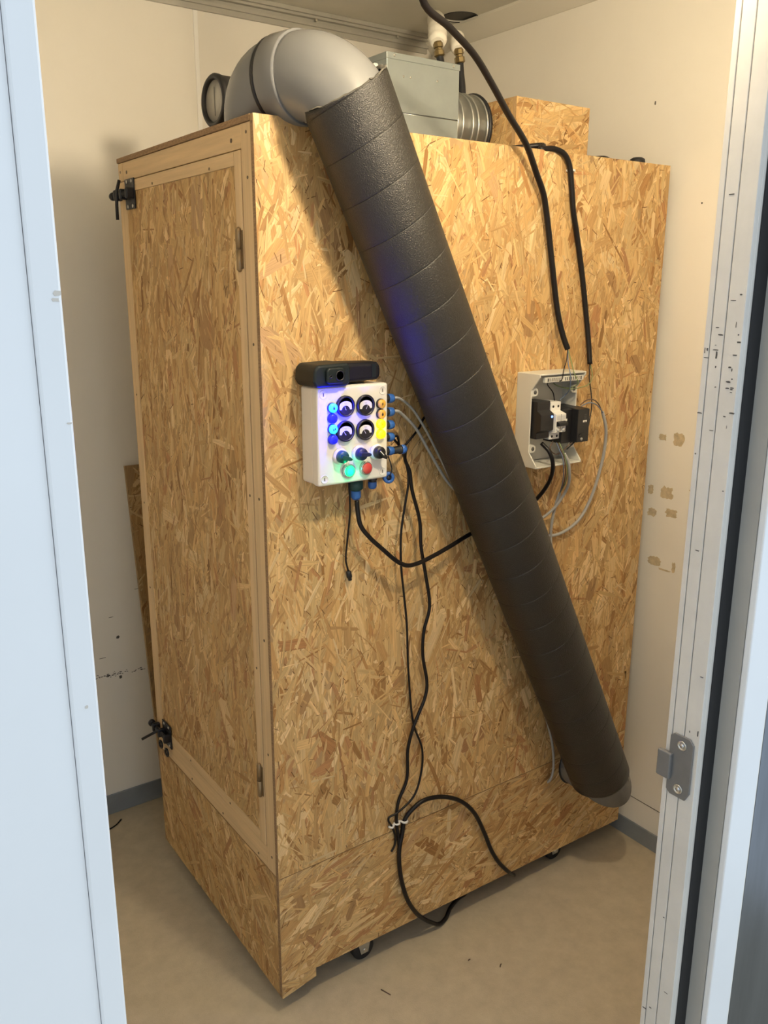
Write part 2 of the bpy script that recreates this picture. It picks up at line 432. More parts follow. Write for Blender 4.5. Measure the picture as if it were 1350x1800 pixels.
# ------------------------------------------------------------------ doorway frame
fr = MB()
fr.box((.258, -.886, 0), (OX1 + .03, -.829, 2.24))
frame = struct(fr.build('trim_5', JAMB, bevel=.001), 'pale painted door jamb with worn edges', 'door frame')
for a, b in ((-.8375, -.829), (-.8585, -.8390), (-.8855, -.8600)):
    MB().box((.250, a, 0), (.259, b, 2.24)).build('jamb_strip', JAMB, frame, bevel=.0008)
MB().box((.264, -.888, 0), (OX1 + .03, -.8862, 2.24)).build('door_seal', RUBBER, frame)
MB().box((OX1, -.9145, 0), (OX1 + .03, -.8882, 2.24)).build('jamb_lining', JAMB2, frame)
MB().box((OX1, -.926, 0), (.353, -.915, 2.30)).build('casing', WHITE, frame, bevel=.002)
MB().box((OX0 - .02, -.937, 2.22), (.353, -.9265, 2.30)).build('head_casing', WHITE, frame, bevel=.003)
SCF = mat('jamb_scuff', (0.09, 0.085, 0.08), 0.9)
for k in range(46):
    z = rg.gauss(1.625, .05) if k < 26 else rg.uniform(.4, 1.9)
    y = rg.choice([-.833, -.847, -.853, -.870, -.880, -.875]) + rg.uniform(-.003, .003)
    ww, hh = rg.uniform(.002, .012), rg.uniform(.0008, .003)
    if rg.random() < .3: ww, hh = hh, ww
    MB().prism([(y + a, z + b) for a, b in blob(rg, ww, hh, 8)], 'x', .2505, .2497).build('scuff_or_hole', SCF, frame)
# strike plate
sp = MB(); zc = 1.022
sp.prism([(-.879, zc - .038), (-.872, zc - .052), (-.845, zc - .052), (-.838, zc - .046), (-.838, zc - .030), (-.838, zc + .046), (-.845, zc + .052), (-.872, zc + .052), (-.879, zc + .044)], 'x', .250, .2465)
plate = sp.build('strike_plate', GREYPLATE, frame, bevel=.001)
MB().prism([(-.846, zc - .026), (-.822, zc - .026), (-.822, zc + .018), (-.846, zc + .018)], 'x', .2475, .2395).build('strike_lip', GREYPLATE, plate, bevel=.002)
for dz in (-.037, .037):
    MB().lathe([(.0078, 0), (.0078, .0015), (.0065, .0022), (.006, .0012), (0, .0012)], (.2465, -.860, zc + dz), (-1, 0, 0), 18).build('screw_washer', ZINC, plate)
    MB().lathe([(.0042, 0), (.0036, .002), (0, .0024)], (.2465, -.860, zc + dz), (-1, 0, 0), 14).build('screw_head', CHROME, plate)
# steel cladding of the outside wall, right of the casing
st = struct(MB().box((.354, -.9255, 0), (1.6, -.919, ZC)).build('trim_6', STEEL, bevel=.002), 'dark brushed steel cladding outside the doorway', 'cladding')
# left side: casing strip and the white door leaf standing open
lc = struct(MB().box((OX0 - .0205, -.937, 0), (OX0, YF, 2.24)).build('trim_7', WHITE, bevel=.002), 'white door frame edge on the left', 'door frame')
a0 = Vector((OX0 - .021, -.934, 0)); dr = Vector((-0.985, -0.17, 0)).normalized(); nn = Vector((-dr.y, dr.x, 0))
if nn.y > 0: nn = -nn
lf = MB(); q0, q1 = a0, a0 + dr * .9
back = Vector((0, .045, 0))
lf.add([q0 + Vector((0, 0, .01)), q1 + Vector((0, 0, .01)), q1 + back + Vector((0, 0, .01)), q0 + back * .1 + Vector((0, 0, .01)),
        q0 + Vector((0, 0, 2.22)), q1 + Vector((0, 0, 2.22)), q1 + back + Vector((0, 0, 2.22)), q0 + back * .1 + Vector((0, 0, 2.22))],
       [(0,3,2,1),(4,5,6,7),(0,1,5,4),(1,2,6,5),(2,3,7,6),(3,0,4,7)])
door = struct(lf.build('door_1', WHITE), 'white door leaf swung open outward on the left', 'door')
MARK = mat('door_dent', (0.62, 0.58, 0.52), 0.7)
# knot-like dents in the frame strip
for uu, vv, ww, hh in ((100, 515, .006, .004), (97, 527, .006, .003), (152, 1243, .003, .003), (122, 744, .004, .0015)):
    c = PY(uu, vv, -.937)
    MB().prism([(c.x + a, c.z + b) for a, b in blob(rg, ww, hh, 9)], 'y', -.9365, -.9374).build('dent', MARK, lc)
# assumed bulkhead lamp above the doorway inside the room, unseen, placed from shadows
lampL = empty('assumed_bulkhead_lamp', (LAMP_POS[0], YF, LAMP_POS[2]), 'assumed unseen round white bulkhead lamp on the wall above the doorway', 'lamp')
MB().lathe([(.075, 0), (.075, .012), (.062, .022), (0, .022)], (LAMP_POS[0], YF, LAMP_POS[2]), (0, 1, 0), 36).build('lamp_base', WHITEP, lampL)
EM = mat('lamp_glass', (0.9, 0.9, 0.85), 0.4, emit=LAMP_COLOR, estr=LAMP_STRENGTH)
MB().lathe([(.050, .0225), (.050, .045), (.044, .060), (.030, .070), (0, .074)], (LAMP_POS[0], YF, LAMP_POS[2]), (0, 1, 0), 32).build('lamp_shade', EM, lampL)

# ================================================================== THE CABINET
W, D, ZT = 1.233, 0.75, 2.045
cab = empty('cabinet', (W / 2, D / 2, 0), 'tall pale chipboard cabinet on casters filling the small room', 'cabinet')
SEAM = .386
def on_side(z0, *rows):
    return [(PY(a, b, 0).x, PY(a, b, 0).z - z0, L, W_, dg, c) for a, b, L, W_, dg, c in rows]
RED, BRN, LGT, PNK = (.43, .215, .085), (.40, .235, .10), (.69, .50, .26), (.53, .335, .165)
osb_board('side_panel', (0, 0, SEAM + .001), (1, 0, 0), (0, 0, 1), W, ZT - SEAM - .001, .012, 86, 11, cab, 1.5, 24,
    extra=on_side(SEAM + .001, (492, 612, .13, .050, -38, PNK), (570, 1306, .085, .036, -48, RED), (515, 1133, .075, .026, -8, RED), (660, 872, .10, .055, 108, BRN), (1118, 640, .065, .030, -55, BRN),
    (572, 375, .15, .030, -72, BRN), (800, 1335, .15, .030, 74, LGT), (700, 925, .085, .042, 2, LGT), (540, 1225, .09, .02, 60, BRN), (760, 1120, .13, .035, 62, LGT), (1060, 330, .10, .03, 70, LGT),
    (890, 470, .12, .026, 80, LGT), (1010, 920, .07, .045, 15, LGT), (870, 330, .08, .03, -60, PNK), (1080, 500, .09, .028, -55, BRN), (480, 460, .08, .04, 25, PNK), (620, 480, .10, .03, -75, LGT),
    (930, 560, .09, .03, 85, BRN), (1040, 1030, .09, .03, 75, BRN), (840, 1210, .09, .02, 100, RED), (700, 1190, .06, .04, 90, BRN)))
osb_board('base_panel', (0, 0, .064), (1, 0, 0), (0, 0, 1), W, SEAM - .065, .012, 22, 12, cab, 1.5, 24, cut=(.028, 0),
    extra=on_side(.064, (730, 1470, .15, .026, 40, PNK), (805, 1450, .10, .03, 60, PNK), (830, 1545, .075, .030, 12, RED), (880, 1420, .07, .022, -80, BRN), (620, 1590, .09, .022, 65, BRN), (560, 1600, .10, .022, 50, LGT), (770, 1570, .06, .04, 70, LGT), (540, 1640, .10, .016, 5, BRN), (990, 1430, .09, .03, 30, RED), (525, 1590, .05, .03, -75, BRN)))
# corner foot below the base panel
osb_board('foot', (0, 0, .048), (1, 0, 0), (0, 0, 1), .096, .0435, .012, 10, 13, cab, 1.6, cut=(0, .017))
osb_board('kick_panel', (0, D, .048), (0, -1, 0), (0, 0, 1), D - .0125, SEAM - .048, .012, 118, 14, cab, 1.5, 26, tone=.94, cut=(.016, .002))
MB().box((0, .0005, .0485), (-.0004, .0118, SEAM)).build('panel_edge', OSB_EDGE, cab)
MB().box((0, .0005, SEAM + .001), (-.0004, .0118, ZT - .012)).build('panel_edge', OSB_EDGE, cab)
# lid, back, far end, bottom
lid = MB().box((-.002, .0125, ZT - .011), (W, D + .004, ZT + .001)).build('lid', OSB_EDGE, cab, bevel=.002)
MB().box((.013, D - .012, .07), (W, D, ZT - .012)).build('back_panel', OSB_EDGE, cab)
MB().box((W - .012, .0125, .07), (W, D - .0125, ZT - .012)).build('end_panel', OSB_EDGE, cab)
MB().box((.013, .013, .095), (W - .013, D - .013, .110)).build('floor_panel', OSB_EDGE, cab)
# pine frame of the door face
def pine(name, y0, y1, z0, z1, x0, x1, m_, parent, bev=.0015):
    return MB().box((x0, y0, z0), (x1, y1, z1)).build(name, m_, parent, bevel=bev)
sr = pine('frame_stile', .0125, .0535, SEAM + .001, ZT - .012, 0, .03, PINE_Z, cab)
sl = pine('frame_stile', .718, D, 1.9895, ZT - .012, 0, .03, PINE_Z, cab)
tr_ = pine('frame_rail', .054, .7175, 1.9895, ZT - .012, .0005, .03, PINE_Y, cab)
br_ = pine('frame_rail', .054, D, SEAM + .001, .4435, .0005, .03, PINE_Y, cab)
SCREW = mat('dark_screw', (0.16, 0.11, 0.07), 0.5, 0.3)
def screw(y, z, par, r=.0032):
    MB().lathe([(r, 0), (r, .0006), (r * .4, .0006), (0, .0002)], (0, y, z), (-1, 0, 0), 12).build('screw_head', SCREW, par)
for z in (2.016, 1.935, 1.62, 1.3, .98, .70, .43): screw(.030, z, sr)
for y, z in ((.095, 2.008), (.69, 2.008)): screw(y, z, tr_, .0042)
screw(.735, 2.012, sl)
for y in (.1, .3, .5, .7): screw(y, .40, br_)
dr_ = osb_board('door', (.0015, .7045, .4710), (0, -1, 0), (0, 0, 1), .7045 - .0855, 1.9605 - .4710, .012, 84, 15, cab, 1.55, 20, tone=.95,
    extra=[(.7045 - PX(a, b, 0).y, PX(a, b, 0).z - .471, L, W_, dg, c) for a, b, L, W_, dg, c in ((358, 560, .15, .075, -68, BRN), (345, 360, .13, .06, 82, (.47, .30, .15)), (298, 908, .12, .035, -3, LGT), (400, 1270, .13, .05, -62, LGT), (300, 470, .10, .03, 88, PNK), (390, 900, .10, .05, 70, BRN), (410, 1050, .12, .03, 80, (.55, .35, .18)), (310, 1080, .10, .04, 85, BRN), (345, 1180, .10, .03, 75, LGT))])
pine('door_stile', .0575, .0850, .4455, 1.9875, -.001, .022, PINE_Z, dr_)
pine('door_stile', .7050, .7500, .4455, 1.9875, -.001, .022, PINE_Z, dr_)
pine('door_rail', .0855, .7045, 1.961, 1.9875, -.0008, .022, PINE_Y, dr_)
pine('door_rail', .0855, .7045, .4455, .4705, -.0008, .022, PINE_Y, dr_)
for y, z in ((.52, 1.967), (.2, 1.967), (.07, .9), (.07, 1.3), (.727, 1.45), (.727, 1.15), (.728, .9), (.5, .457), (.25, .457)):
    MB().lathe([(.003, 0), (.003, .0006), (0, .0004)], (-.001, y, z), (-1, 0, 0), 10).build('screw_head', SCREW, dr_)
# hinges
for z0, z1 in ((1.763, 1.844), (.574, .658)):
    h = MB(); zm = (z0 + z1) / 2
    h.lathe([(0, -.003), (.004, -.001), (.0062, .002), (.0062, zm - z0 - .0006)], (-.004, .0705, z0), (0, 0, 1), 16)
    hg = h.build('hinge', mat('aged_brass_hinge', (0.30, 0.215, 0.12), 0.38, 0.7), cab)
    MB().lathe([(.0062, .0006), (.0062, z1 - zm - .002), (.004, z1 - zm + .001), (0, z1 - zm + .003)], (-.004, .0705, zm), (0, 0, 1), 16).build('hinge_knuckle', MATS['aged_brass_hinge'], hg)
    MB().box((-.0005, .058, z0 + .004), (-.0022, .083, z1 - .004)).build('hinge_leaf', MATS['aged_brass_hinge'], hg)
# barrel bolts (latches)
def latch(zc, lever):
    lt = MB().box((-.001, .636, zc - .036), (-.004, .700, zc + .036)).build('latch', DARKMETAL, cab, bevel=.001)
    MB().tube([(-.014, .646, zc), (-.014, .766, zc)], .0072, 14).build('bolt', DARKMETAL, lt)
    MB().lathe([(.0072, 0), (.0105, .004), (.0105, .012), (.006, .016), (0, .016)], (-.014, .752, zc), (0, 1, 0), 14).build('bolt_tip', DARKMETAL, lt)
    for y in (.644, .688, .730):
        MB().box((-.001, y - .006, zc - .013), (-.024, y + .006, zc + .013)).build('bolt_guide', DARKMETAL, lt, bevel=.004)
    MB().tube(lever, .0042, 10).build('bolt_handle', DARKMETAL, lt)
    for y in (.650, .684):
        for dz in (-.029, .029):
            MB().lathe([(.0045, 0), (.0045, .001), (.002, .0018), (0, .001)], (-.004, y, zc + dz), (-1, 0, 0), 10).build('rivet', ZINC, lt)
    return lt
latch(1.955, [(-.014, .708, 1.990), (-.022, .708, 1.965), (-.024, .710, 1.93), (-.024, .711, 1.895)])
lw = latch(.462, [(-.014, .705, .462), (-.030, .715, .452), (-.058, .728, .436)])
for y, z in ((.700, .418), (.655, .412)):
    pts = [(-.012 - .0 + 0, y + math.cos(a * math.pi / 6) * .011, z + math.sin(a * math.pi / 6) * .011) for a in range(13)]
    MB().tube(pts, .003, 8, False).build('shackle_ring', DARKMETAL, lw)
# casters
def caster(x, y):
    rt = MB().box((x - .028, y - .022, .0905), (x + .028, y + .022, .0948)).build('caster', GALV2, cab, bevel=.001)
    for s in (-1, 1):
        MB().prism([(x - .027, .0908), (x + .028, .0908), (x + .014, .022), (x - .008, .022)], 'y', y + s * .017, y + s * .0155).build('fork', GALV2, rt)
    MB().lathe([(.008, -.0135), (.028, -.0135), (.032, -.010), (.032, .010), (.028, .0135), (.008, .0135)], (x + .003, y, .0322), (0, 1, 0), 28).build('wheel', RUBBER, rt)
    MB().cyl((x + .003, y - .020, .0322), (x + .003, y + .020, .0322), .005, 12).build('axle', ZINC, rt)
for x, y in ((.262, .050), (.98, .050), (.262, .69), (.98, .69)): caster(x, y)

# board leaning behind the cabinet
b0, b1 = PX(217, 820, .062), PX(262, 1140, .062)
sl_ = (b1 - b0) / (b1.z - b0.z)
zt, zb = 1.190, .004
top = Vector((.062, YB - .016, zt)); bot = Vector((.062, .90, zb)); vdir = (top - bot).normalized()
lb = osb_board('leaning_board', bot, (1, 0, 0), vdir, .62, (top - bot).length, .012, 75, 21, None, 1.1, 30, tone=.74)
tag(lb, 'dark chipboard offcut leaning on back wall behind the cabinet', 'board')

# ================================================================== PIPE
pipe = empty('ventilation_pipe', (1.0, -.1, .3), 'fat grey pipe wrapped in black foam slanting across the cabinet', 'pipe')
A = Vector((.143, -.095, 2.082)); B = Vector((1.000, -.095, .372))
ax = (B - A).normalized(); RI = .0865; RP = .080
u_ = Vector((0, -1, 0)); v_ = ax.cross(u_).normalized()
Ltot = (B - A).length + .02; pitch = .0845
im = MB(); seg = 56; S = [(0, .0002), (.008, -.0018), (.016, .0002), (.034, .0004), (.30, .0004), (.65, .0004), (.960, .0004), (.990, .0003)]
rows = []
turns = int(Ltot / pitch) + 3
vs = []; fs = []
rp = random.Random(3)
wob = [rp.uniform(-.004, .004) for _ in range(turns + 2)]
start = A - ax * .005
K = len(S)
def helpos(t, r_off):
    a = 2 * math.pi * t
    return a
idx = {}
for k in range((turns) * seg + 1):
    tt = k / seg
    for j, (s, off) in enumerate(S):
        h = (tt + s - 2) * pitch
        a = 2 * math.pi * tt
        h2 = h
        lo_, hi_ = .008 * math.sin(a), Ltot
        hc_ = min(max(h2, lo_), hi_)
        p = start + ax * hc_ + (u_ * math.cos(a) + v_ * math.sin(a)) * (RI + off)
        idx[(k, j)] = len(vs); vs.append(p)
tot = turns * seg
for k in range(tot):
    for j in range(K):
        if j < K - 1: q = (idx[(k, j)], idx[(k + 1, j)], idx[(k + 1, j + 1)], idx[(k, j + 1)])
        else:
            if k + seg + 1 > tot: continue
            q = (idx[(k, j)], idx[(k + 1, j)], idx[(k + 1 + seg, 0)], idx[(k + seg, 0)])
        P4 = [vs[i] for i in q]
        if (P4[0] - P4[2]).length < 1e-5 or (P4[1] - P4[3]).length < 1e-5: continue
        fs.append(q)
im.add(vs, fs, True)
ins = im.build('insulation', FOAM, pipe)
# cut edges of the foam at both ends
ring = MB(); rv = []
for k in range(49):
    a = 2 * math.pi * k / 48
    c = u_ * math.cos(a) + v_ * math.sin(a)
    hh = .008 * math.sin(a) + rp.uniform(-.002, .002)
    rv += [start + ax * hh + c * (RI + .0008), start + ax * (hh - .002) + c * (RI - .002), start + ax * (hh + .004) + c * (RP - .001)]
ring.add(rv, [(3 * k + j, 3 * k + 3 + j, 3 * k + 4 + j, 3 * k + 1 + j) for k in range(48) for j in (0, 1)], True)
ring.build('foam_end', FOAMEDGE, pipe)
# upper elbows over the cabinet edge
def arc(p, d0, d1, Rb, n=14):
    d0, d1 = Vector(d0).normalized(), Vector(d1).normalized()
    ang = math.acos(max(-1, min(1, d0.dot(d1)))); tl = Rb * math.tan(ang / 2)
    corner = p + d0 * tl
    nrm = (d1 - d0 * d0.dot(d1)).normalized(); ctr = p + nrm * Rb
    return [ctr + (-nrm * math.cos(ang * i / n) + d0 * math.sin(ang * i / n)) * Rb for i in range(n + 1)]
up = -ax
d1 = Vector((-.25, .9682, .0))
Kc = A + up * .037
tl0 = .10 * math.tan(math.acos(up.dot(d1)) / 2)
P0 = Kc - up * (tl0 + .05)
pts = [P0, P0.lerp(Kc - up * tl0, .5), Kc - up * tl0]
el = arc(pts[-1], up, d1, .10, 20)
pts += el[1:]
MB().tube(pts, RP, 40).build('elbow', PVC, pipe)
e1 = el[-1]
q = [e1, e1 + d1.normalized() * .050]
MB().lathe([(RP + .0035, 0), (RP + .0045, .004), (RP + .0045, .05), (RP + .0005, .056)], e1 - d1.normalized() * .004, d1, 40).build('socket_collar', PVC, pipe)
MB().lathe([(RP + .0008, 0), (RP + .003, .002), (RP + .003, .006), (RP + .0008, .008)], e1 + d1.normalized() * .052, d1, 40).build('seal_ring', BLACK, pipe)
el2 = arc(q[-1], d1, Vector((.25, .1, -.96)), .083, 14)
MB().tube([q[0]] + el2 + [el2[-1] + Vector((0, 0, -.012))], RP - .001, 40).build('inlet_elbow', PVC, pipe)
# lower stub: mitred into the base of the cabinet
endc = start + ax * Ltot
Q = endc - ax * .008
stub = MB(); sv = []; sf = []; n_ = 44
yv = Vector((0, 1, 0)); bis = (ax - yv).normalized()   # normal of the mitre plane
for k in range(n_):
    a = 2 * math.pi * k / n_
    c = (u_ * math.cos(a) + v_ * math.sin(a)) * RP
    p_top = endc - ax * .06 + c
    t = (Q - (Q + c)).dot(ax + yv * -1) / ((ax - yv).dot(ax)) if False else None
    # intersect line p + ax t with mitre plane through Q containing bisector
    nm = (ax - yv); base = Q + c
    tt = -(c.dot(ax + (-yv) * -1 * 0) ) if False else 0
    mn = (ax + yv).normalized()
    s = (Q - base).dot(mn) / ax.dot(mn)
    p_m = base + ax * s
    off_ = (p_m - Q) * .84 + ax * .014
    p_e = Vector((Q.x + off_.x, .004, Q.z + off_.z))
    sv += [p_top, p_m, p_e]
for k in range(n_):
    k2 = (k + 1) % n_
    for j in (0, 1): sf.append((3 * k + j, 3 * k2 + j, 3 * k2 + j + 1, 3 * k + j + 1))
stub.add(sv, sf, True)
so = stub.build('outlet_stub', PVC, pipe)
cen = sum((sv[3 * k + 2] for k in range(n_)), Vector()) / n_
ringp = [Vector((sv[3 * (k % n_) + 2].x - cen.x, 0, sv[3 * (k % n_) + 2].z - cen.z)) * 1.02 + Vector((cen.x, -.002, cen.z)) for k in range(n_ + 1)]
MB().tube(ringp, .0038, 8, False).build('outlet_gap_ring', RUBBER, pipe)  # black ring standing in for the dark gap around the stub

# ================================================================== THINGS ON TOP OF THE CABINET
# galvanised plenum box with its duct
pl = empty('duct_box', (.56, .30, ZT), 'galvanised sheet metal duct box on top of the cabinet', 'duct box')
bx0, bx1, by0, by1, bz0, bz1 = .452, .668, .205, .42, 2.128, 2.252
MB().box((bx0, by0, bz0), (bx1, by1, bz1 - .013)).build('box_body', GALV, pl, bevel=.001)
MB().box((bx0 - .0015, by0 - .0015, bz1 - .014), (bx1 + .0015, by1 + .0015, bz1)).build('box_lid', GALV, pl, bevel=.001)
dz = 2.127
MB().tube([(bx0, .292, dz), (.775, .292, dz)], .081, 40).build('round_duct', GALV2, pl)
MB().box((bx0, by0 + .001, ZT + .001), (bx1, by0 + .05, bz0 - .002)).build('box_apron', GALV, pl, bevel=.001)
for x in (.672, .690, .722, .740, .770):
    MB().tube([(x, .292 + math.cos(a * math.pi / 20) * .0815, dz + math.sin(a * math.pi / 20) * .0815) for a in range(41)], .0028, 8, False).build('duct_rib', GALV2, pl)
MB().tube([(.778, .292 + math.cos(a * math.pi / 20) * .082, dz + math.sin(a * math.pi / 20) * .082) for a in range(41)], .006, 8, False).build('duct_seal', RUBBER, pl)
g = MB().lathe([(.010, 0), (.012, .002), (.012, .012), (.009, .014), (.009, .022), (.006, .026), (0, .026)], (bx0, .245, 2.222), (-1, 0, 0), 6, False).build('cable_gland', WHITEP, pl)
for x in (.50, .52, .60):
    MB().lathe([(.0025, 0), (.0025, .001), (0, .0012)], (x, by0, 2.205 + (x - .5) * .02), (0, -1, 0), 10).build('rivet', ZINC, pl)
for x in (bx0 + .02, bx1 - .02):
    MB().lathe([(.003, 0), (.003, .001), (0, .0014)], (x, by0 - .0015, bz1 - .006), (0, -1, 0), 10).build('rivet', ZINC, pl)
tag(MB().tube(spline([(bx0 - .020, .245, 2.222), (bx0 - .05, .247, 2.224), (bx0 - .09, .27, 2.20), (bx0 - .10, .36, 2.12), (bx0 - .10, .45, ZT + .006), (.36, .60, ZT + .006)]), .004, 10).build('black_lead', CABLE), 'short black lead leaving the white gland of the duct box', 'cable')
# OSB box that the duct runs into
ob = empty('chipboard_box', (.91, .25, ZT), 'small chipboard box at the end of the round metal duct', 'box')
ox0, ox1, oy0, oy1, oz1 = .785, 1.046, .125, .40, 2.184
osb_board('front_panel', (ox0, oy0, ZT + .001), (1, 0, 0), (0, 0, 1), ox1 - ox0, oz1 - ZT - .001, .012, 30, 31, ob, 1.6, 40)
osb_board('side_panel', (ox0, oy1, ZT + .001), (0, -1, 0), (0, 0, 1), oy1 - oy0 - .0125, oz1 - ZT - .001, .012, 30, 32, ob, 1.6, 40, tone=.9)
MB().box((ox0 + .0125, oy0 + .0125, oz1 - .012), (ox1 - .0125, oy1 - .0125, oz1 - .0005)).build('top_panel', OSB_EDGE, ob)
MB().box((ox1 - .012, oy0 + .0125, ZT + .001), (ox1, oy1, oz1 - .0125)).build('end_panel', OSB_EDGE, ob)
MB().box((ox0 + .0125, oy1 - .012, ZT + .001), (ox1 - .0125, oy1, oz1 - .0125)).build('back_panel', OSB_EDGE, ob)
# two insulated refrigerant/water lines with brass fittings
LAG = mat('white_pipe_lagging', (0.80, 0.77, 0.68), 0.85, noise=0.08, nscale=40, bump=0.6, bscale=80)
def lagged(name, pts, r, label, fit_dir, hose_pts):
    root = empty(name, pts[-1], label, 'hose', 'lagged hose lines above the duct box')
    sp_ = spline(pts, 8)
    MB().tube(sp_, [r * (1 + .06 * math.sin(i * 1.7)) if i < len(sp_) - 2 else r * (.72 if i == len(sp_) - 1 else .93) for i in range(len(sp_))], 20).build('lagging', LAG, root)
    e = Vector(pts[-1]); fd = Vector(fit_dir).normalized()
    MB().lathe([(.011, -.004), (.013, 0), (.013, .010), (.010, .012), (.010, .016), (.014, .018), (.014, .030), (.009, .034), (0, .034)], e, fd, 8, False).build('brass_fitting', BRASS, root)
    hp = spline([e + fd * .030] + [Vector(p) for p in hose_pts], 8)
    MB().tube(hp, .0095, 14).build('hose', RUBBER, root)
    return root, hp[-1]
lagged('lagged_hose', [(1.150, .910, ZC - .002), (1.02, .745, 2.525), (.87, .545, 2.445), (.785, .44, 2.395), (.760, .405, 2.352)], .024,
       'white lagged hose ending above the duct box lid', (.10, -.12, -1), [(.762, .395, 2.30), (.70, .38, 2.275), (.64, .36, bz1 + .002)])
r2, hend = lagged('lagged_hose', [(1.215, .935, ZC - .06), (1.10, .765, 2.475), (.95, .56, 2.42), (.85, .435, 2.38), (.825, .398, 2.344)], .020,
       'white lagged hose feeding the upright black hose', (.15, -.05, -1), [(.826, .388, 2.285), (.822, .375, 2.24), (.812, .365, 2.19)])
MB().lathe([(.012, 0), (.012, .012), (.010, .014), (.013, .016), (.013, .026), (.009, .028), (.009, .05), (0, .05)], hend + Vector((0, 0, .012)), (-.05, 0, -1), 12).build('hose_clamp', GALV2, r2)
# round dial / vent disc behind the elbow
dv = empty('round_vent', (.13, .43, ZT), 'black rimmed round vent disc with pale face beside the grey elbow', 'vent')
ctr = PY(381, 178, .43); dn = Vector((-.9985, -.055, 0))
MB().lathe([(.056, -.05), (.056, -.004), (.058, 0), (.058, .008), (.054, .012), (.047, .012), (.045, .006), (.045, 0)], ctr, dn, 40).build('rim', BLACK, dv)
MB().lathe([(.045, 0), (.045, .004), (0, .005)], ctr, dn, 40).build('face', mat('pale_vent_face', (0.55, 0.54, 0.50), 0.4), dv)
tdir = Vector((dn.y, -dn.x, 0)); fc = ctr + dn * .0055
MB().add([fc + tdir * a + Vector((0, 0, b)) for a, b in ((-.0012, -.032), (.0012, -.032), (.0012, .030), (-.0012, .030))], [(0, 1, 2, 3)]).build('face_line', BLACK, dv)
MB().box((ctr.x + .005, ctr.y - .02, ZT + .001), (ctr.x + .04, ctr.y + .02, ctr.z - .05)).build('stand', BLACK, dv)
# small black cable end and flat black cord on the cabinet top at the far right
kn = MB().lathe([(.020, 0), (.021, .006), (.019, .016), (.012, .020), (0, .021)], (1.165, .055, ZT + .001), (0, 0, 1), 20)
kno = kn.build('rubber_bung', RUBBER); tag(kno, 'small black rubber bung on the far top corner of cabinet', 'bung')
tag(MB().tube(spline([(.96, .10, ZT + .006), (1.0, .06, ZT + .007), (1.03, .05, ZT + .009), (1.06, .06, ZT + .006), (1.10, .12, ZT + .006), (1.12, .25, ZT + .006)]), .005, 10).build('extension_cable', CABLE), 'black cord lying on cabinet top beyond the chipboard box', 'cable')

# ================================================================== CONTROL BOX
cx0, cx1, cz0, cz1, cyf = .087, .259, 1.334, 1.536, -.071
cb = empty('control_box', ((cx0 + cx1) / 2, 0, cz0), 'pale control box with four dials, lit lamps and knobs', 'control box')
MB().box((cx0, -.001, cz0), (cx1, -.050, cz1)).build('enclosure', BOXW, cb, bevel=.006, bseg=3)
MB().box((cx0 - .0012, -.047, cz0 - .0012), (cx1 + .0012, cyf, cz1 + .0012)).build('enclosure_lid', BOXW, cb, bevel=.0055, bseg=4)
for x in (cx0 + .013, cx1 - .013):
    for z in (cz0 + .014, cz1 - .014):
        s_ = MB().lathe([(.0092, -.0005), (.0092, .0006), (.0084, .0010), (.0078, .0004), (0, .0004)], (x, cyf, z), (0, -1, 0), 20).build('lid_screw', BOXW, cb)
        MB().box((x - .0008, cyf - .0003, z - .0035), (x + .0008, cyf - .0008, z + .0035)).build('screw_slot', BLACK, s_)
def disc_poly(r, a0, a1, n=24): return [(r * math.cos(math.radians(a0 + (a1 - a0) * k / n)), r * math.sin(math.radians(a0 + (a1 - a0) * k / n))) for k in range(n + 1)]
DIAL = mat('meter_dial', (0.72, 0.72, 0.70), 0.5); DIALG = mat('meter_glass_grey', (0.40, 0.40, 0.42), 0.3)
needle = {0: 20, 1: -25, 2: 35, 3: 30}
for i, (x, z) in enumerate(((.150, 1.496), (.2, 1.4945), (.1495, 1.4445), (.199, 1.443))):
    yq = cyf
    mt = MB().lathe([(.0215, 0), (.0220, .002), (.0220, .007), (.0210, .0085), (.0185, .0085), (.0182, .005)], (x, yq, z), (0, -1, 0), 36).build('meter', BLACK, cb)
    MB().lathe([(.0184, .004), (.0184, .0050), (0, .0050)], (x, yq, z), (0, -1, 0), 32).build('meter_face', DIALG, mt)
    pp = [(x - .0150, z - .0070), (x + .0150, z - .0070)] + [(x + .0150 * math.cos(math.radians(a)), z + .001 + .0095 * math.sin(math.radians(a))) for a in range(0, 181, 15)]
    MB().prism(pp, 'y', yq - .0052, yq - .0056).build('dial_plate', DIAL, mt)
    ch = [(x + a, z + b) for a, b in disc_poly(.0178, 205, 335, 16)]
    MB().prism(ch, 'y', yq - .0052, yq - .0064).build('dial_cover', BLACK, mt)
    hm = [(x + a, z - .0085 + b) for a, b in disc_poly(.0098, 0, 180, 16)]
    MB().prism(hm, 'y', yq - .0057, yq - .0062).build('dial_hub', BLACK, mt)
    an = math.radians(needle[i]); bx_, bz_ = x, z - .0078
    dx, dz_ = -math.sin(an), math.cos(an)
    MB().add([(bx_ + dz_ * .0005, yq - .0066, bz_ - dx * .0005), (bx_ - dz_ * .0005, yq - .0066, bz_ + dx * .0005),
              (bx_ + dx * .0085 - dz_ * .0003, yq - .0066, bz_ + dz_ * .0085), (bx_ + dx * .0085 + dz_ * .0003, yq - .0066, bz_ + dz_ * .0085)], [(0, 1, 2, 3)]).build('needle', WHITEP, mt)
    for k, ww in ((0, .0070), (1, .0045)):
        MB().box((x - ww / 2, yq - .0056, z + .0058 - k * .0022), (x + ww / 2, yq - .00575, z + .0063 - k * .0022)).build('dial_mark', mat('grey_print', (0.25, 0.25, 0.25), 0.6), mt)
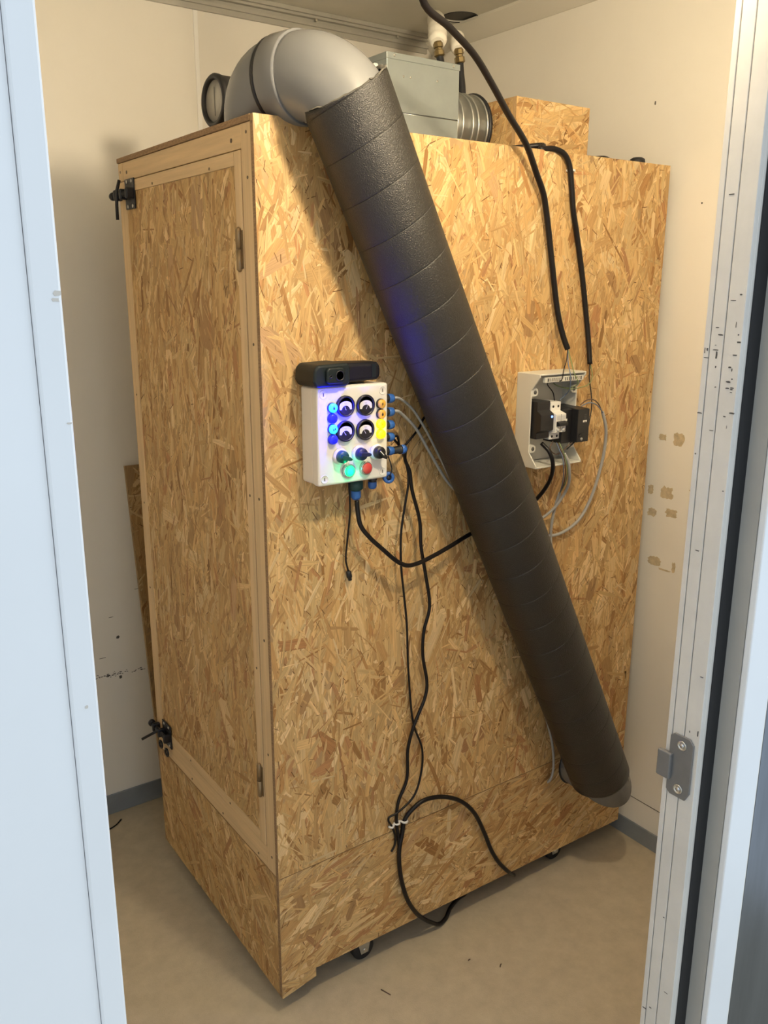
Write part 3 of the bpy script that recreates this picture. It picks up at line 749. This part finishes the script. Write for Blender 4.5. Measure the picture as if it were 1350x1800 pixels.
# indicator lamps
CYAN = mat('lit_cyan_lens', (0.1, 0.5, 0.8), 0.3, emit=(0.0, 0.62, 1.0), estr=1.5)
BLUEL = mat('lit_blue_lens', (0.02, 0.03, 0.5), 0.3, emit=(0.0, 0.0, 0.8), estr=0.6)
BLUED = mat('dark_blue_lens', (0.02, 0.03, 0.28), 0.3, emit=(0.0, 0.0, 0.5), estr=0.4)
AMBER = mat('amber_lens', (0.75, 0.43, 0.07), 0.35)
YELL = mat('lit_yellow_lens', (0.9, 0.7, 0.02), 0.35, emit=(1.0, 0.72, 0.0), estr=1.0)
def symbol(kind, x, y, z, par, m_):
    if kind == 'flame': P = [[(-.0016, -.0035), (.0016, -.0035), (.0026, -.001), (.0010, .0015), (.0004, .0042), (-.0012, .0014), (-.0022, -.0012)]]
    elif kind == 'bolt': P = [[(.0016, .0042), (-.0026, -.0004), (-.0004, -.0004), (-.0018, -.0042), (.0026, .0006), (.0004, .0006)]]
    elif kind == 'drop': P = [[(0, .0044), (.0020, .0002), (.0022, -.0020), (.0008, -.0036), (-.0008, -.0036), (-.0022, -.0020), (-.0020, .0002)]]
    elif kind == 'drops': P = [[(-.0014 + a, -.001 + b) for a, b in ((0, .003), (.0014, 0), (.0010, -.002), (-.0010, -.002), (-.0014, 0))], [(.0022 + a, .0006 + b) for a, b in ((0, .003), (.0014, 0), (.0010, -.002), (-.0010, -.002), (-.0014, 0))]]
    elif kind == 'cross': P = [[(-.0042, -.0034), (-.0034, -.0042), (.0042, .0034), (.0034, .0042)], [(-.0042, .0034), (.0034, -.0042), (.0042, -.0034), (-.0034, .0042)]]
    else: P = [[(-.0032, .0016), (-.0024, .0016), (-.0024, -.0024), (.0024, -.0024), (.0024, .0016), (.0032, .0016), (.0032, -.0032), (-.0032, -.0032)]]
    mb = MB()
    for p in P: mb.prism([(x + a, z + b) for a, b in p], 'y', y, y - .0004)
    mb.build('symbol', m_, par)
DYEL = mat('ochre_symbol', (0.55, 0.36, 0.0), 0.5)
def lampi(x, z, m_, kind, ring, sym):
    l_ = MB().lathe([(.0106, 0), (.0106, .003), (.0098, .0045), (.0092, .0045)], (x, cyf, z), (0, -1, 0), 28).build('indicator_lamp', ring, cb)
    MB().lathe([(.0094, .003), (.0094, .0085), (.0085, .0098), (0, .0100)], (x, cyf, z), (0, -1, 0), 28).build('lens', m_, l_)
    if kind: symbol(kind, x, cyf - .0101, z, l_, sym)
BLK2 = mat('lamp_collar', (0.02, 0.02, 0.025), 0.4)
for (z, m_, k, sy) in ((1.495, CYAN, 'flame', BLUED), (1.4735, BLUEL, None, BLACK), (1.4515, CYAN, 'drops', BLUED), (1.4300, BLUEL, 'cup', BLUED)):
    lampi(.119, z, m_, k, BLUED, sy)
for (z, m_, k, sy) in ((1.4945, AMBER, 'bolt', BLACK), (1.4730, AMBER, 'drop', BLACK), (1.4515, YELL, 'cross', DYEL), (1.4300, YELL, 'bolt', YELL)):
    lampi(.2395, z, m_, k, BLK2 if m_ is AMBER else MATS['lit_yellow_lens'], sy)
# knobs and push buttons
def knob(x, z, base_m, knob_m, line, ang):
    k_ = MB().lathe([(.0172, 0), (.0172, .004), (.0160, .0060), (.0150, .0080), (.0140, .0080)], (x, cyf, z), (0, -1, 0), 32).build('rotary_knob', base_m, cb)
    MB().lathe([(.0135, .002), (.0130, .016), (.0120, .0185), (0, .0190)], (x, cyf, z), (0, -1, 0), 28).build('knob_body', knob_m, k_)
    ca, sa = math.cos(ang), math.sin(ang)
    poly = [(-.008, -.0042), (.012, -.0042), (.0185, -.002), (.0185, .002), (.012, .0042), (-.008, .0042)]
    MB().prism([(x + a * ca - b * sa, z + a * sa + b * ca) for a, b in poly], 'y', cyf - .016, cyf - .0235).build('knob_grip', knob_m, k_, bevel=.0012)
    if line:
        poly = [(-.008, -.0008), (.006, -.0008), (.006, .0008), (-.008, .0008)]
        MB().prism([(x + a * ca - b * sa, z + a * sa + b * ca) for a, b in poly], 'y', cyf - .0235, cyf - .0240).build('knob_line', WHITEP, k_)
GRN_TINT = mat('glow_tint_green_knob', (0.010, 0.085, 0.075), 0.4); BLUE_TINT = mat('glow_tint_blue_knob', (0.012, 0.018, 0.075), 0.4)  # black knobs with the green and blue lamp light painted into their colour
knob(.137, 1.393, BOXW, GRN_TINT, False, math.radians(-20)); knob(.184, 1.394, BOXW, BLUE_TINT, False, math.radians(-5)); knob(.2295, 1.3925, BOXW, BLACK, True, math.radians(-45))
def button(x, z, m_, ring):
    b_ = MB().lathe([(.0150, 0), (.0150, .004), (.0142, .007), (.0122, .0085), (.0118, .006)], (x, cyf, z), (0, -1, 0), 32).build('push_button', ring, cb)
    MB().lathe([(.0117, .004), (.0117, .0090), (.0105, .0105), (0, .0110)], (x, cyf, z), (0, -1, 0), 28).build('button_cap', m_, b_)
button(.1575, 1.3605, mat('lit_green_button', (0.03, 0.5, 0.2), 0.35, emit=(0.0, 0.72, 0.24), estr=1.0), CHROME)
button(.2010, 1.3610, mat('red_button', (0.62, 0.06, 0.06), 0.35), CHROME)
for x, z in ((.150, 1.4175), (.186, 1.4205), (.228, 1.417)):
    MB().box((x - .011, cyf, z - .0035), (x + .011, cyf - .0004, z + .0035)).build('label_sticker', WHITEP, cb)
# light given off by the lit lamps
for nm, p, c, e in (('blue_lamp_glow', (.119, cyf - .022, 1.473), (0.0, 0.0, 1.0), 0.75), ('blue_lamp_glow', (.117, cyf - .020, 1.492), (0.0, 0.0, 1.0), 0.35), ('green_button_glow', (.158, cyf - .022, 1.358), (0.0, 1.0, 0.4), 0.05), ('yellow_lamp_glow', (.240, cyf - .022, 1.44), (1.0, 0.75, 0.05), 0.02)):
    l2 = bpy.data.lights.new(nm, 'POINT'); l2.energy = e; l2.color = c; l2.shadow_soft_size = .006
    o2 = bpy.data.objects.new(nm, l2); o2.location = p; col.objects.link(o2); o2.parent = cb
    o2.matrix_parent_inverse = Matrix.Translation(cb.location).inverted()
# cable glands along the right side
def gland(p, axis, name='cable_gland', long=False):
    g_ = MB().lathe([(.0105, 0), (.0105, .010), (.0085, .011), (.0085, .014)], p, axis, 8, False).build(name, BLACK, cb)
    o0 = Vector(p) + Vector(axis).normalized() * .014
    MB().lathe([(.0098, 0), (.0102, .001), (.0102, .009), (.0085, .014), (.0050, .0165), (0, .0165)], o0, axis, 10).build('gland_nut', BLUEP, g_)
    return Vector(p) + Vector(axis).normalized() * .030
GX = cx1
gz = [1.5005, 1.4715, 1.4435, 1.4165]
ends = [gland((GX, -.052, z), (1, 0, 0)) for z in gz]
e5 = gland((GX, -.052, 1.386), (1, 0, 0))
g5 = MB().lathe([(.0085, 0), (.0085, .016), (.0105, .017), (.0105, .022)], e5 - Vector((.002, 0, 0)), (1, 0, 0), 10).build('connector_sleeve', BLACK, cb)
MB().lathe([(.0105, 0), (.0105, .009), (.0075, .014), (0, .0145)], e5 + Vector((.019, 0, 0)), (1, 0, 0), 12).build('connector_nut', BLUEP, g5)
e5b = e5 + Vector((.033, 0, 0))
# glands below
gb = MB().lathe([(.012, 0), (.012, .008), (.016, .010), (.0165, .026), (.012, .030), (.010, .032)], (.2040, -.030, cz0), (0, 0, -1), 18).build('plug_connector', mat('glow_tint_plug', (0.010, 0.055, 0.055), 0.45), cb)  # teal is the green button's light painted onto a dark plug
MB().lathe([(.0110, 0), (.0115, .002), (.0115, .014), (.008, .020), (0, .0205)], (.2040, -.030, cz0 - .031), (0, 0, -1), 12).build('plug_nut', BLUEP, gb)
gland((.241, -.040, cz0), (0, 0, -1))
# dangling blue cap on its strap
dc = Vector((.279, -.045, 1.3265))
cp = MB().lathe([(.0130, 0), (.0130, .010), (.0115, .012), (.0060, .012), (.0055, .004)], dc, (-.35, -.93, 0), 20).build('dangling_cap', BLUEP, cb)
MB().lathe([(.0054, .003), (.0054, .0105), (0, .0105)], dc, (-.35, -.93, 0), 12).build('cap_hole', BLACK, cp)
MB().tube(spline([(.268, -.060, 1.377), (.275, -.060, 1.362), (.279, -.060, 1.345), (.276, -.058, 1.332)]), .0013, 8).build('cap_strap', BLACK, cp)

# black tool lying on the control box
TOOL = mat('black_green_tool_shell', (0.006, 0.012, 0.014), 0.5, spec=0.35)
tl = empty('handheld_tool', (.16, -.045, cz1), 'black handheld tool with a round opening lying on control box', 'tool')
zt0 = cz1 + .0018
MB().prism([(.071, zt0 + .012), (.078, zt0), (.150, zt0), (.158, zt0 + .008), (.158, zt0 + .040), (.150, zt0 + .047), (.082, zt0 + .045), (.073, zt0 + .036)], 'y', -.084, -.006).build('housing', TOOL, tl, bevel=.007, bseg=3)
MB().prism([(.150, zt0 + .004), (.236, zt0 + .006), (.246, zt0 + .012), (.246, zt0 + .036), (.238, zt0 + .043), (.150, zt0 + .045)], 'y', -.066, -.008).build('grip', mat('black_grip_rubber', (0.006, 0.006, 0.010), 0.55, spec=0.3), tl, bevel=.008, bseg=3)
MB().box((.222, -.067, zt0 + .012), (.232, -.0665, zt0 + .040)).build('grip_band', TOOL, tl)
npn = [(.118 + a, zt0 + .022 + b) for a, b in ((-.021, -.010), (-.017, -.015), (.017, -.015), (.023, -.008), (.023, .010), (.016, .017), (-.016, .017), (-.021, .011))]
MB().prism(npn, 'y', -.080, -.092).build('nose', TOOL, tl, bevel=.003)
MB().lathe([(.0105, 0), (.0105, .0015), (.0085, .0015), (.0080, -.008), (0, -.008)], (.127, -.092, zt0 + .023), (0, -1, 0), 24).build('opening', BLACK, tl)
MB().lathe([(.0035, 0), (.0035, .001), (.0022, .001), (0, -.002)], (.106, -.092, zt0 + .022), (0, -1, 0), 14).build('small_opening', BLACK, tl)

# ================================================================== OPEN JUNCTION BOX (right)
jx0, jx1, jz0, jz1 = .703, .866, 1.298, 1.530
jb = empty('junction_box', ((jx0 + jx1) / 2, 0, jz0), 'open grey white junction box with breaker and modules inside', 'junction box')
t_ = .004
ye, ym = -.078, -.051
profL = [(-.001, jz0), (ye, jz0), (ye, jz0 + .006), (ym, jz0 + .038), (ym, jz1 - .042), (ye, jz1 - .008), (ye, jz1), (-.001, jz1)]
sh = MB()
for x in (jx0, jx1 - t_): sh.prism(profL, 'x', x, x + t_)
sh.box((jx0 + t_, -.001, jz1 - t_), (jx1 - t_, ye, jz1)); sh.box((jx0 + t_, -.001, jz0), (jx1 - t_, ye, jz0 + t_)); sh.box((jx0 + t_, -.001, jz0 + t_), (jx1 - t_, -.004, jz1 - t_))
shell = sh.build('shell', BOXW2, jb, bevel=.0012)
for x in (jx0 + .010, jx1 - .010):
    for z in (jz0 + .046, jz1 - .046):
        sgn = 1 if x < .78 else -1; wx = jx0 + .002 if sgn > 0 else jx1 - .002
        lug = [(wx, z - .0105)] + [(x + sgn * .003 + sgn * .0105 * math.cos(t), z + .0105 * math.sin(t)) for t in [math.radians(-90 + 15 * k) for k in range(13)]] + [(wx, z + .0105)]
        bs = MB().prism(lug, 'y', ym + .016, ym - .001).build('screw_boss', BOXW2, shell, bevel=.001)
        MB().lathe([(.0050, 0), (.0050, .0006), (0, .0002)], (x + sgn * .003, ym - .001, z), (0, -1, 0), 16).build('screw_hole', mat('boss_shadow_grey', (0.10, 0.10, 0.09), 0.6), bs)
sb = MB().box((jx0 + .022, ye + .003, jz1 - .022), (jx1 - .006, ye + .012, jz1 - .009)).build('slotted_strip', BOXW2, jb, bevel=.001)
for k in range(18):
    if k in (8,): continue
    x = jx0 + .030 + k * .0068
    wd = .0036 if k in (0, 17) else .0022
    MB().box((x, ye + .0025, jz1 - .0195), (x + wd, ye + .006, jz1 - .0115)).build('slot', BLACK, sb)
MB().box((jx0 + t_, -.006, 1.405), (jx1 - t_, -.010, 1.440)).build('mounting_rail', ZINC, jb)
m1 = MB().prism([(-.010, 1.370), (-.066, 1.370), (-.066, 1.385), (-.080, 1.392), (-.080, 1.432), (-.066, 1.440), (-.066, 1.462), (-.010, 1.462)], 'x', jx0 + .008, .756).build('black_module', BLACK, jb, bevel=.0015)
MB().lathe([(.0030, 0), (.0028, .001), (0, .0016)], (.749, -.080, 1.425), (0, -1, 0), 12).build('status_light', mat('lit_blue_dot', (0.1, 0.2, 0.9), 0.3, emit=(0.15, 0.3, 1.0), estr=3.0), m1)
bk = MB().prism([(-.010, 1.365), (-.066, 1.365), (-.066, 1.381), (-.086, 1.385), (-.086, 1.430), (-.066, 1.436), (-.066, 1.458), (-.010, 1.458)], 'x', .7575, .793).build('circuit_breaker', WHITEP, jb, bevel=.001)
MB().box((.7745, -.0863, 1.383), (.7753, -.086, 1.430)).build('pole_gap', BLACK, bk)
MB().prism([(-.085, 1.400), (-.096, 1.402), (-.096, 1.409), (-.085, 1.413)], 'x', .760, .791).build('toggle', BLACK, bk, bevel=.001)
for x in (.7665, .784):
    for z in (1.447, 1.3725):
        MB().lathe([(.0032, 0), (.0032, .0005), (0, -.001)], (x, -.0662, z), (0, -1, 0), 12).build('terminal_screw', BLACK, bk)
    MB().box((x - .006, -.0863, 1.416), (x + .006, -.0868, 1.426)).build('rating_plate', mat('pale_grey_plate', (0.6, 0.6, 0.6), 0.5), bk)
    MB().lathe([(.0055, 0), (.005, .003), (0, .0035)], (x, -.086, 1.392), (0, -1, 0), 16).build('window', mat('breaker_clear', (0.62, 0.62, 0.60), 0.2), bk)
m2 = MB().prism([(-.010, 1.352), (-.072, 1.352), (-.072, 1.437), (-.010, 1.447)], 'x', .7935, .829).build('black_module', BLACK, jb, bevel=.0015)
MB().box((.800, -.0724, 1.408), (.812, -.0721, 1.414)).build('module_label', WHITEP, m2)
MB().lathe([(.0018, 0), (0, .001)], (.8055, -.072, 1.404), (0, -1, 0), 10).build('status_light', mat('lit_green_dot', (0.1, 0.8, 0.3), 0.3, emit=(0.2, 1.0, 0.4), estr=2.0), m2)
m3 = MB().prism([(-.010, 1.352), (-.092, 1.354), (-.092, 1.437), (-.010, 1.442)], 'x', .8295, .872).build('black_module', BLACK, jb, bevel=.002)
MB().box((.848, -.0924, 1.404), (.862, -.0921, 1.409)).build('module_label', WHITEP, m3)
for k in range(5): MB().box((.852, -.0924, 1.424 - k * .0045), (.860, -.0921, 1.4225 - k * .0045)).build('module_vent', mat('module_grey', (0.06, 0.065, 0.06), 0.5), m3)
MB().lathe([(.004, 0), (.004, .002), (0, .001)], (.845, -.092, 1.362), (0, -1, 0), 12).build('terminal_screw', GALV2, m3)

# ================================================================== CABLES
def cable(name, pts, r, m_, label, cat='cable', group=None, seg=10, sub=7):
    o = MB().tube(spline(pts, sub), r, seg).build(name, m_)
    return tag(o, label, cat, group)
def path(px, ys):
    return [PY(u, v, y) for (u, v), y in zip(px, ys)]
# 1 ceiling cable to the junction box
px = [(742, -4), (790, 48), (834, 97), (866, 150), (893, 200), (926, 256), (943, 305), (955, 340), (961, 378), (970, 460), (981, 553), (992, 598), (998, 614)]
ys = [-.13, -.115, -.10, -.085, -.07, -.045, -.032, -.026, -.022, -.020, -.024, -.034, -.040]
p1 = path(px, ys)
p1 = [Vector((.20, -.30, ZC)), Vector((.215, -.285, 2.53)), Vector((.27, -.21, 2.40))] + p1
cable('power_cable', p1, .0072, CABLE, 'thick black cable hanging from the ceiling to the junction box')
# 2 cable over the cabinet top edge
p2 = [Vector((.66, .16, ZT + .0075)), Vector((.72, .075, ZT + .0075)), Vector((.775, .018, ZT + .012))] + path([(950, 262), (974, 262), (991, 270), (1000, 287), (1005, 330), (1008, 372), (1014, 412), (1023, 480), (1030, 550), (1035, 607), (1037, 640)], [.008, -.001, -.010, -.013, -.013, -.012, -.010, -.010, -.014, -.022, -.030])
cable('power_cable', p2, .0068, CABLE, 'black cable bending over cabinet top edge down to junction box')
def clip(p, label, r=.008, ax_='z'):
    e_ = empty('cable_clip', p, label, 'clip', 'white cable clips')
    pts = [(p.x - r - .001, -.001, p.z), (p.x - r, p.y, p.z), (p.x - r * .7, p.y - r * .75, p.z), (p.x, p.y - r * 1.05, p.z), (p.x + r * .7, p.y - r * .75, p.z), (p.x + r, p.y, p.z), (p.x + r + .001, -.001, p.z)]
    MB().tube(spline(pts, 4), .0028, 8).build('saddle', WHITEP, e_)
    MB().lathe([(.0038, 0), (.0038, .004), (.0018, .006), (0, .006)], (p.x + r + .003, -.001, p.z), (0, -1, 0), 12).build('nail', WHITEP, e_)
clip(PY(1004, 300, -.008), 'white clip holding the cable near the cabinet top edge')
# individual wires entering the junction box
YG = mat('green_yellow_wire', (0.20, 0.26, 0.10), 0.4); BLW = mat('blue_wire', (0.12, 0.17, 0.26), 0.4); BRW = mat('brown_wire', (0.10, 0.055, 0.035), 0.4)
cable('wire', path([(998, 613), (996, 632), (991, 650), (987, 668), (975, 672), (962, 674), (972, 690), (975, 706)], [-.040, -.06, -.08, -.08, -.06, -.035, -.03, -.05]), .0013, CABLE, 'black wire from ceiling cable end into junction box', 'wire', seg=6)
cable('wire', path([(998, 613), (1004, 635), (1009, 655), (1016, 674), (1000, 682), (985, 680), (976, 676), (972, 672)], [-.040, -.06, -.082, -.085, -.06, -.045, -.035, -.025]), .0013, YG, 'green wire looping out of ceiling cable end', 'wire', seg=6)
cable('wire', path([(998, 613), (999, 640), (1003, 662), (1001, 685), (993, 695), (985, 702)], [-.040, -.065, -.085, -.07, -.05, -.06]), .0013, BLW, 'bluish wire from ceiling cable end down to breaker', 'wire', seg=6)
cable('wire', path([(1037, 640), (1036, 665), (1039, 690), (1040, 712), (1037, 735), (1032, 755), (1020, 765), (1009, 778), (996, 790)], [-.03, -.04, -.05, -.06, -.07, -.075, -.094, -.08, -.07]), .0016, CABLE, 'long dark wire passing right of black modules', 'wire', seg=6)
cable('wire', path([(1038, 640), (1041, 660), (1034, 676), (1020, 681), (1004, 684), (985, 680)], [-.03, -.045, -.07, -.07, -.055, -.04]), .0012, YG, 'pale green wire under the slotted strip', 'wire', seg=6)
# grey cables of the junction box
cable('grey_cable', path([(1059, 724), (1065, 752), (1063, 786), (1054, 828), (1037, 879), (1016, 915), (986, 937), (960, 942), (915, 935), (880, 925)], [-.06, -.055, -.045, -.035, -.025, -.018, -.012, -.010, -.008, -.008]), .0042, GREYC, 'grey cable in a wide loop right of junction box')
cable('wire', path([(1020, 712), (1030, 704), (1041, 702), (1052, 710), (1059, 726)], [-.085, -.085, -.08, -.07, -.06]), .0016, BRW, 'brown wire arching from black module to grey cable', 'wire', seg=6)
cable('wire', path([(1022, 714), (1034, 708), (1046, 710), (1055, 718), (1060, 727)], [-.085, -.085, -.08, -.07, -.06]), .0016, BLW, 'bluish wire arching from black module to grey cable', 'wire', seg=6)
cable('grey_cable', path([(992, 797), (999, 812), (1001, 830), (1000, 848), (993, 866), (975, 892), (952, 911), (900, 930)], [-.082, -.087, -.083, -.070, -.050, -.030, -.015, -.008]), .0038, GREYC, 'grey cable leaving junction box bottom towards the pipe')
cable('grey_cable', path([(984, 866), (977, 887), (971, 912), (968, 940), (969, 960), (980, 1010), (993, 1055), (985, 1130), (965, 1200)], [-.035, -.025, -.018, -.012, -.010, -.008, -.008, -.008, -.008]), .0040, GREYC, 'grey cable with bare wire ends running down behind pipe')
for k, (m_, dx, lab) in enumerate(((BLW, 0, 'blue wire strand below junction box'), (YG, 5, 'yellow green wire strand below junction box'), (BRW, 2.5, 'brown wire strand below junction box'))):
    cable('wire', path([(978 + dx, 778), (984 + dx, 792), (989 + dx, 805), (991 + dx * 1.2, 826), (989 + dx, 848), (984, 867)], [-.070, -.080, -.086, -.083, -.065, -.040]), .0015, m_, lab, 'wire', seg=6)
cable('wire', path([(972, 775), (967, 788), (975, 798), (986, 795), (1000, 782), (1012, 775)], [-.065, -.068, -.07, -.07, -.07, -.078]), .0013, BRW, 'thin dark wire sagging under breaker', 'wire', seg=6)
# black cable linking both boxes behind the pipe
cable('link_cable', path([(627, 880), (629, 900), (634, 924), (650, 945), (672, 965), (700, 988), (716, 994), (735, 990), (760, 978), (790, 961), (832, 936), (880, 918), (925, 893), (948, 872), (967, 843), (972, 818), (966, 795), (952, 779)],
      [-.032, -.034, -.038, -.042, -.046, -.048, -.048, -.046, -.042, -.036, -.024, -.012, -.016, -.040, -.072, -.088, -.084, -.062]), .0052, CABLE, 'black cable sagging from control box across to junction box')
# thin cord with a small plug end
tc_ = empty('thin_cord', PY(615, 1010, -.01), 'thin black cord with small plug dangling below control box', 'cable')
tp = path([(613, 846), (615, 880), (615, 905), (611, 945), (608, 985), (612, 1003)], [-.030, -.028, -.022, -.014, -.010, -.010])
MB().tube(spline(tp), .0022, 8).build('cord', CABLE, tc_)
q = tp[-1]; MB().lathe([(.003, 0), (.0062, .003), (.0066, .016), (.0045, .019), (.0045, .024), (0, .024)], q, (PY(616, 1022, -.01) - q), 10).build('plug', BLACK, tc_)
# grey cables from the side glands to behind the pipe
def fromgl(e): return [e, e + Vector((.010, 0, 0))]
cable('grey_cable', fromgl(ends[0]) + path([(722, 716), (745, 750), (775, 808), (800, 858), (850, 930)], [-.038, -.036, -.030, -.022, -.010]), .0030, GREYC, 'grey cable from topmost blue gland of control box')
cable('grey_cable', fromgl(ends[1]) + path([(712, 733), (730, 752), (755, 795), (785, 845), (806, 868), (850, 925)], [-.040, -.038, -.034, -.026, -.020, -.010]), .0034, GREYC, 'grey cable from second blue gland of control box')
cable('black_cable', fromgl(ends[3]) + path([(704, 788), (722, 771), (738, 750), (745, 735), (760, 720)], [-.040, -.030, -.022, -.015, -.008]), .0028, CABLE, 'black cable curling from fourth gland behind the pipe')
# two long black cords down the side panel
dn_ = [-.034, -.036, -.032, -.026, -.022, -.018, -.014, -.012, -.010, -.010, -.009]
cable('signal_cable', [e5b] + path([(712, 808), (720, 828), (724, 860), (738, 917), (740, 960), (748, 1010), (755, 1067), (745, 1110), (743, 1150), (750, 1213), (727, 1277), (717, 1317), (715, 1370), (700, 1410), (697, 1443), (700, 1470), (702, 1496)],
      [-.036, -.036, -.034, -.030, -.030, -.028, -.026, -.022, -.018, -.014, -.018, -.012, -.010, -.008, -.007, -.007, -.010]), .0042, CABLE, 'thicker black cord snaking from control box down the panel')
cable('signal_cable', [ends[3] + Vector((-.004, 0, 0))] + path([(704, 788), (714, 815), (718, 845), (711, 893), (705, 937), (705, 993), (710, 1045), (715, 1097), (718, 1183), (727, 1273), (742, 1317), (740, 1360), (727, 1400), (698, 1429), (684, 1437), (683, 1443), (689, 1453), (695, 1472), (694, 1485), (688, 1497)],
      [-.038, -.036, -.034, -.030, -.028, -.028, -.024, -.020, -.012, -.0075, -.010, -.010, -.012, -.012, -.008, -.006, -.006, -.006, -.006, -.006]), .0028, CABLE, 'thinner black cord from control box to the white clips')
# thick cable at the foot: arch and loop under the cabinet
cable('floor_cable', path([(903, 1538), (892, 1531), (877, 1516), (864, 1495), (851, 1463), (835, 1431), (816, 1412), (795, 1403), (768, 1401), (741, 1409), (720, 1428), (711, 1442), (707, 1465), (702, 1492), (702, 1521), (707, 1553), (717, 1583), (731, 1604), (743, 1614)],
      [.03, -.004, -.009, -.010, -.012, -.014, -.015, -.016, -.016, -.014, -.010, -.008, -.008, -.012, -.012, -.012, -.012, -.010, -.002]) +
      [PY(757, 1621, .004), PY(773, 1624, .012), PY(784, 1613, .022), PY(791, 1597, .035), PY(806, 1579, .06), PY(834, 1564, .10), PY(860, 1552, .16)], .0058, CABLE, 'thick black cable arching up base panel and looping under cabinet')
clip(PY(711, 1443, -.008), 'white clip on the arching floor cable', .0072)
clip(PY(698, 1447, -.006), 'white clip on the thicker black cord', .0055)
clip(PY(688, 1453, -.005), 'white clip on the thinner black cord', .0045)
# grey lead near the pipe foot
cable('grey_lead', path([(947, 1215), (952, 1235), (961, 1266), (970, 1304), (973, 1335), (972, 1356), (967, 1371), (960, 1376)], [-.006, -.008, -.009, -.010, -.012, -.012, -.008, .006]), .0036, GREYC, 'short grey lead beside the pipe entering the base panel')
# cord lying on the floor at the left, crumbs
def PZ(u, v, z):
    d = ray(u, v); return CAM + d * ((z - CAM.z) / d.z)
tag(MB().tube(spline([PZ(170, 1470, .004), PZ(190, 1459, .003), PZ(204, 1450, .003), PZ(213, 1440, .004)]), .0022, 8).build('cord_end', CABLE), 'short dark cord end on the floor by the back skirting', 'cord')
for uu, vv, lab, ln, an in ((678, 1744, 'dark splinter on the floor in front of the cabinet', .03, 1.9), (880, 1697, 'small brown splinter on the floor right of center', .012, .6), (825, 1687, 'tiny dark chip on the floor beside the splinter', .007, .1)):
    c = PZ(uu, vv, .0015); dx, dy = math.cos(an) * ln / 2, math.sin(an) * ln / 2
    tag(MB().tube([c - Vector((dx, dy, 0)), c + Vector((dx * .1, dy * .1 + .001, 0)), c + Vector((dx, dy, 0))], .0014, 6).build('splinter', BRW), lab, 'splinter')
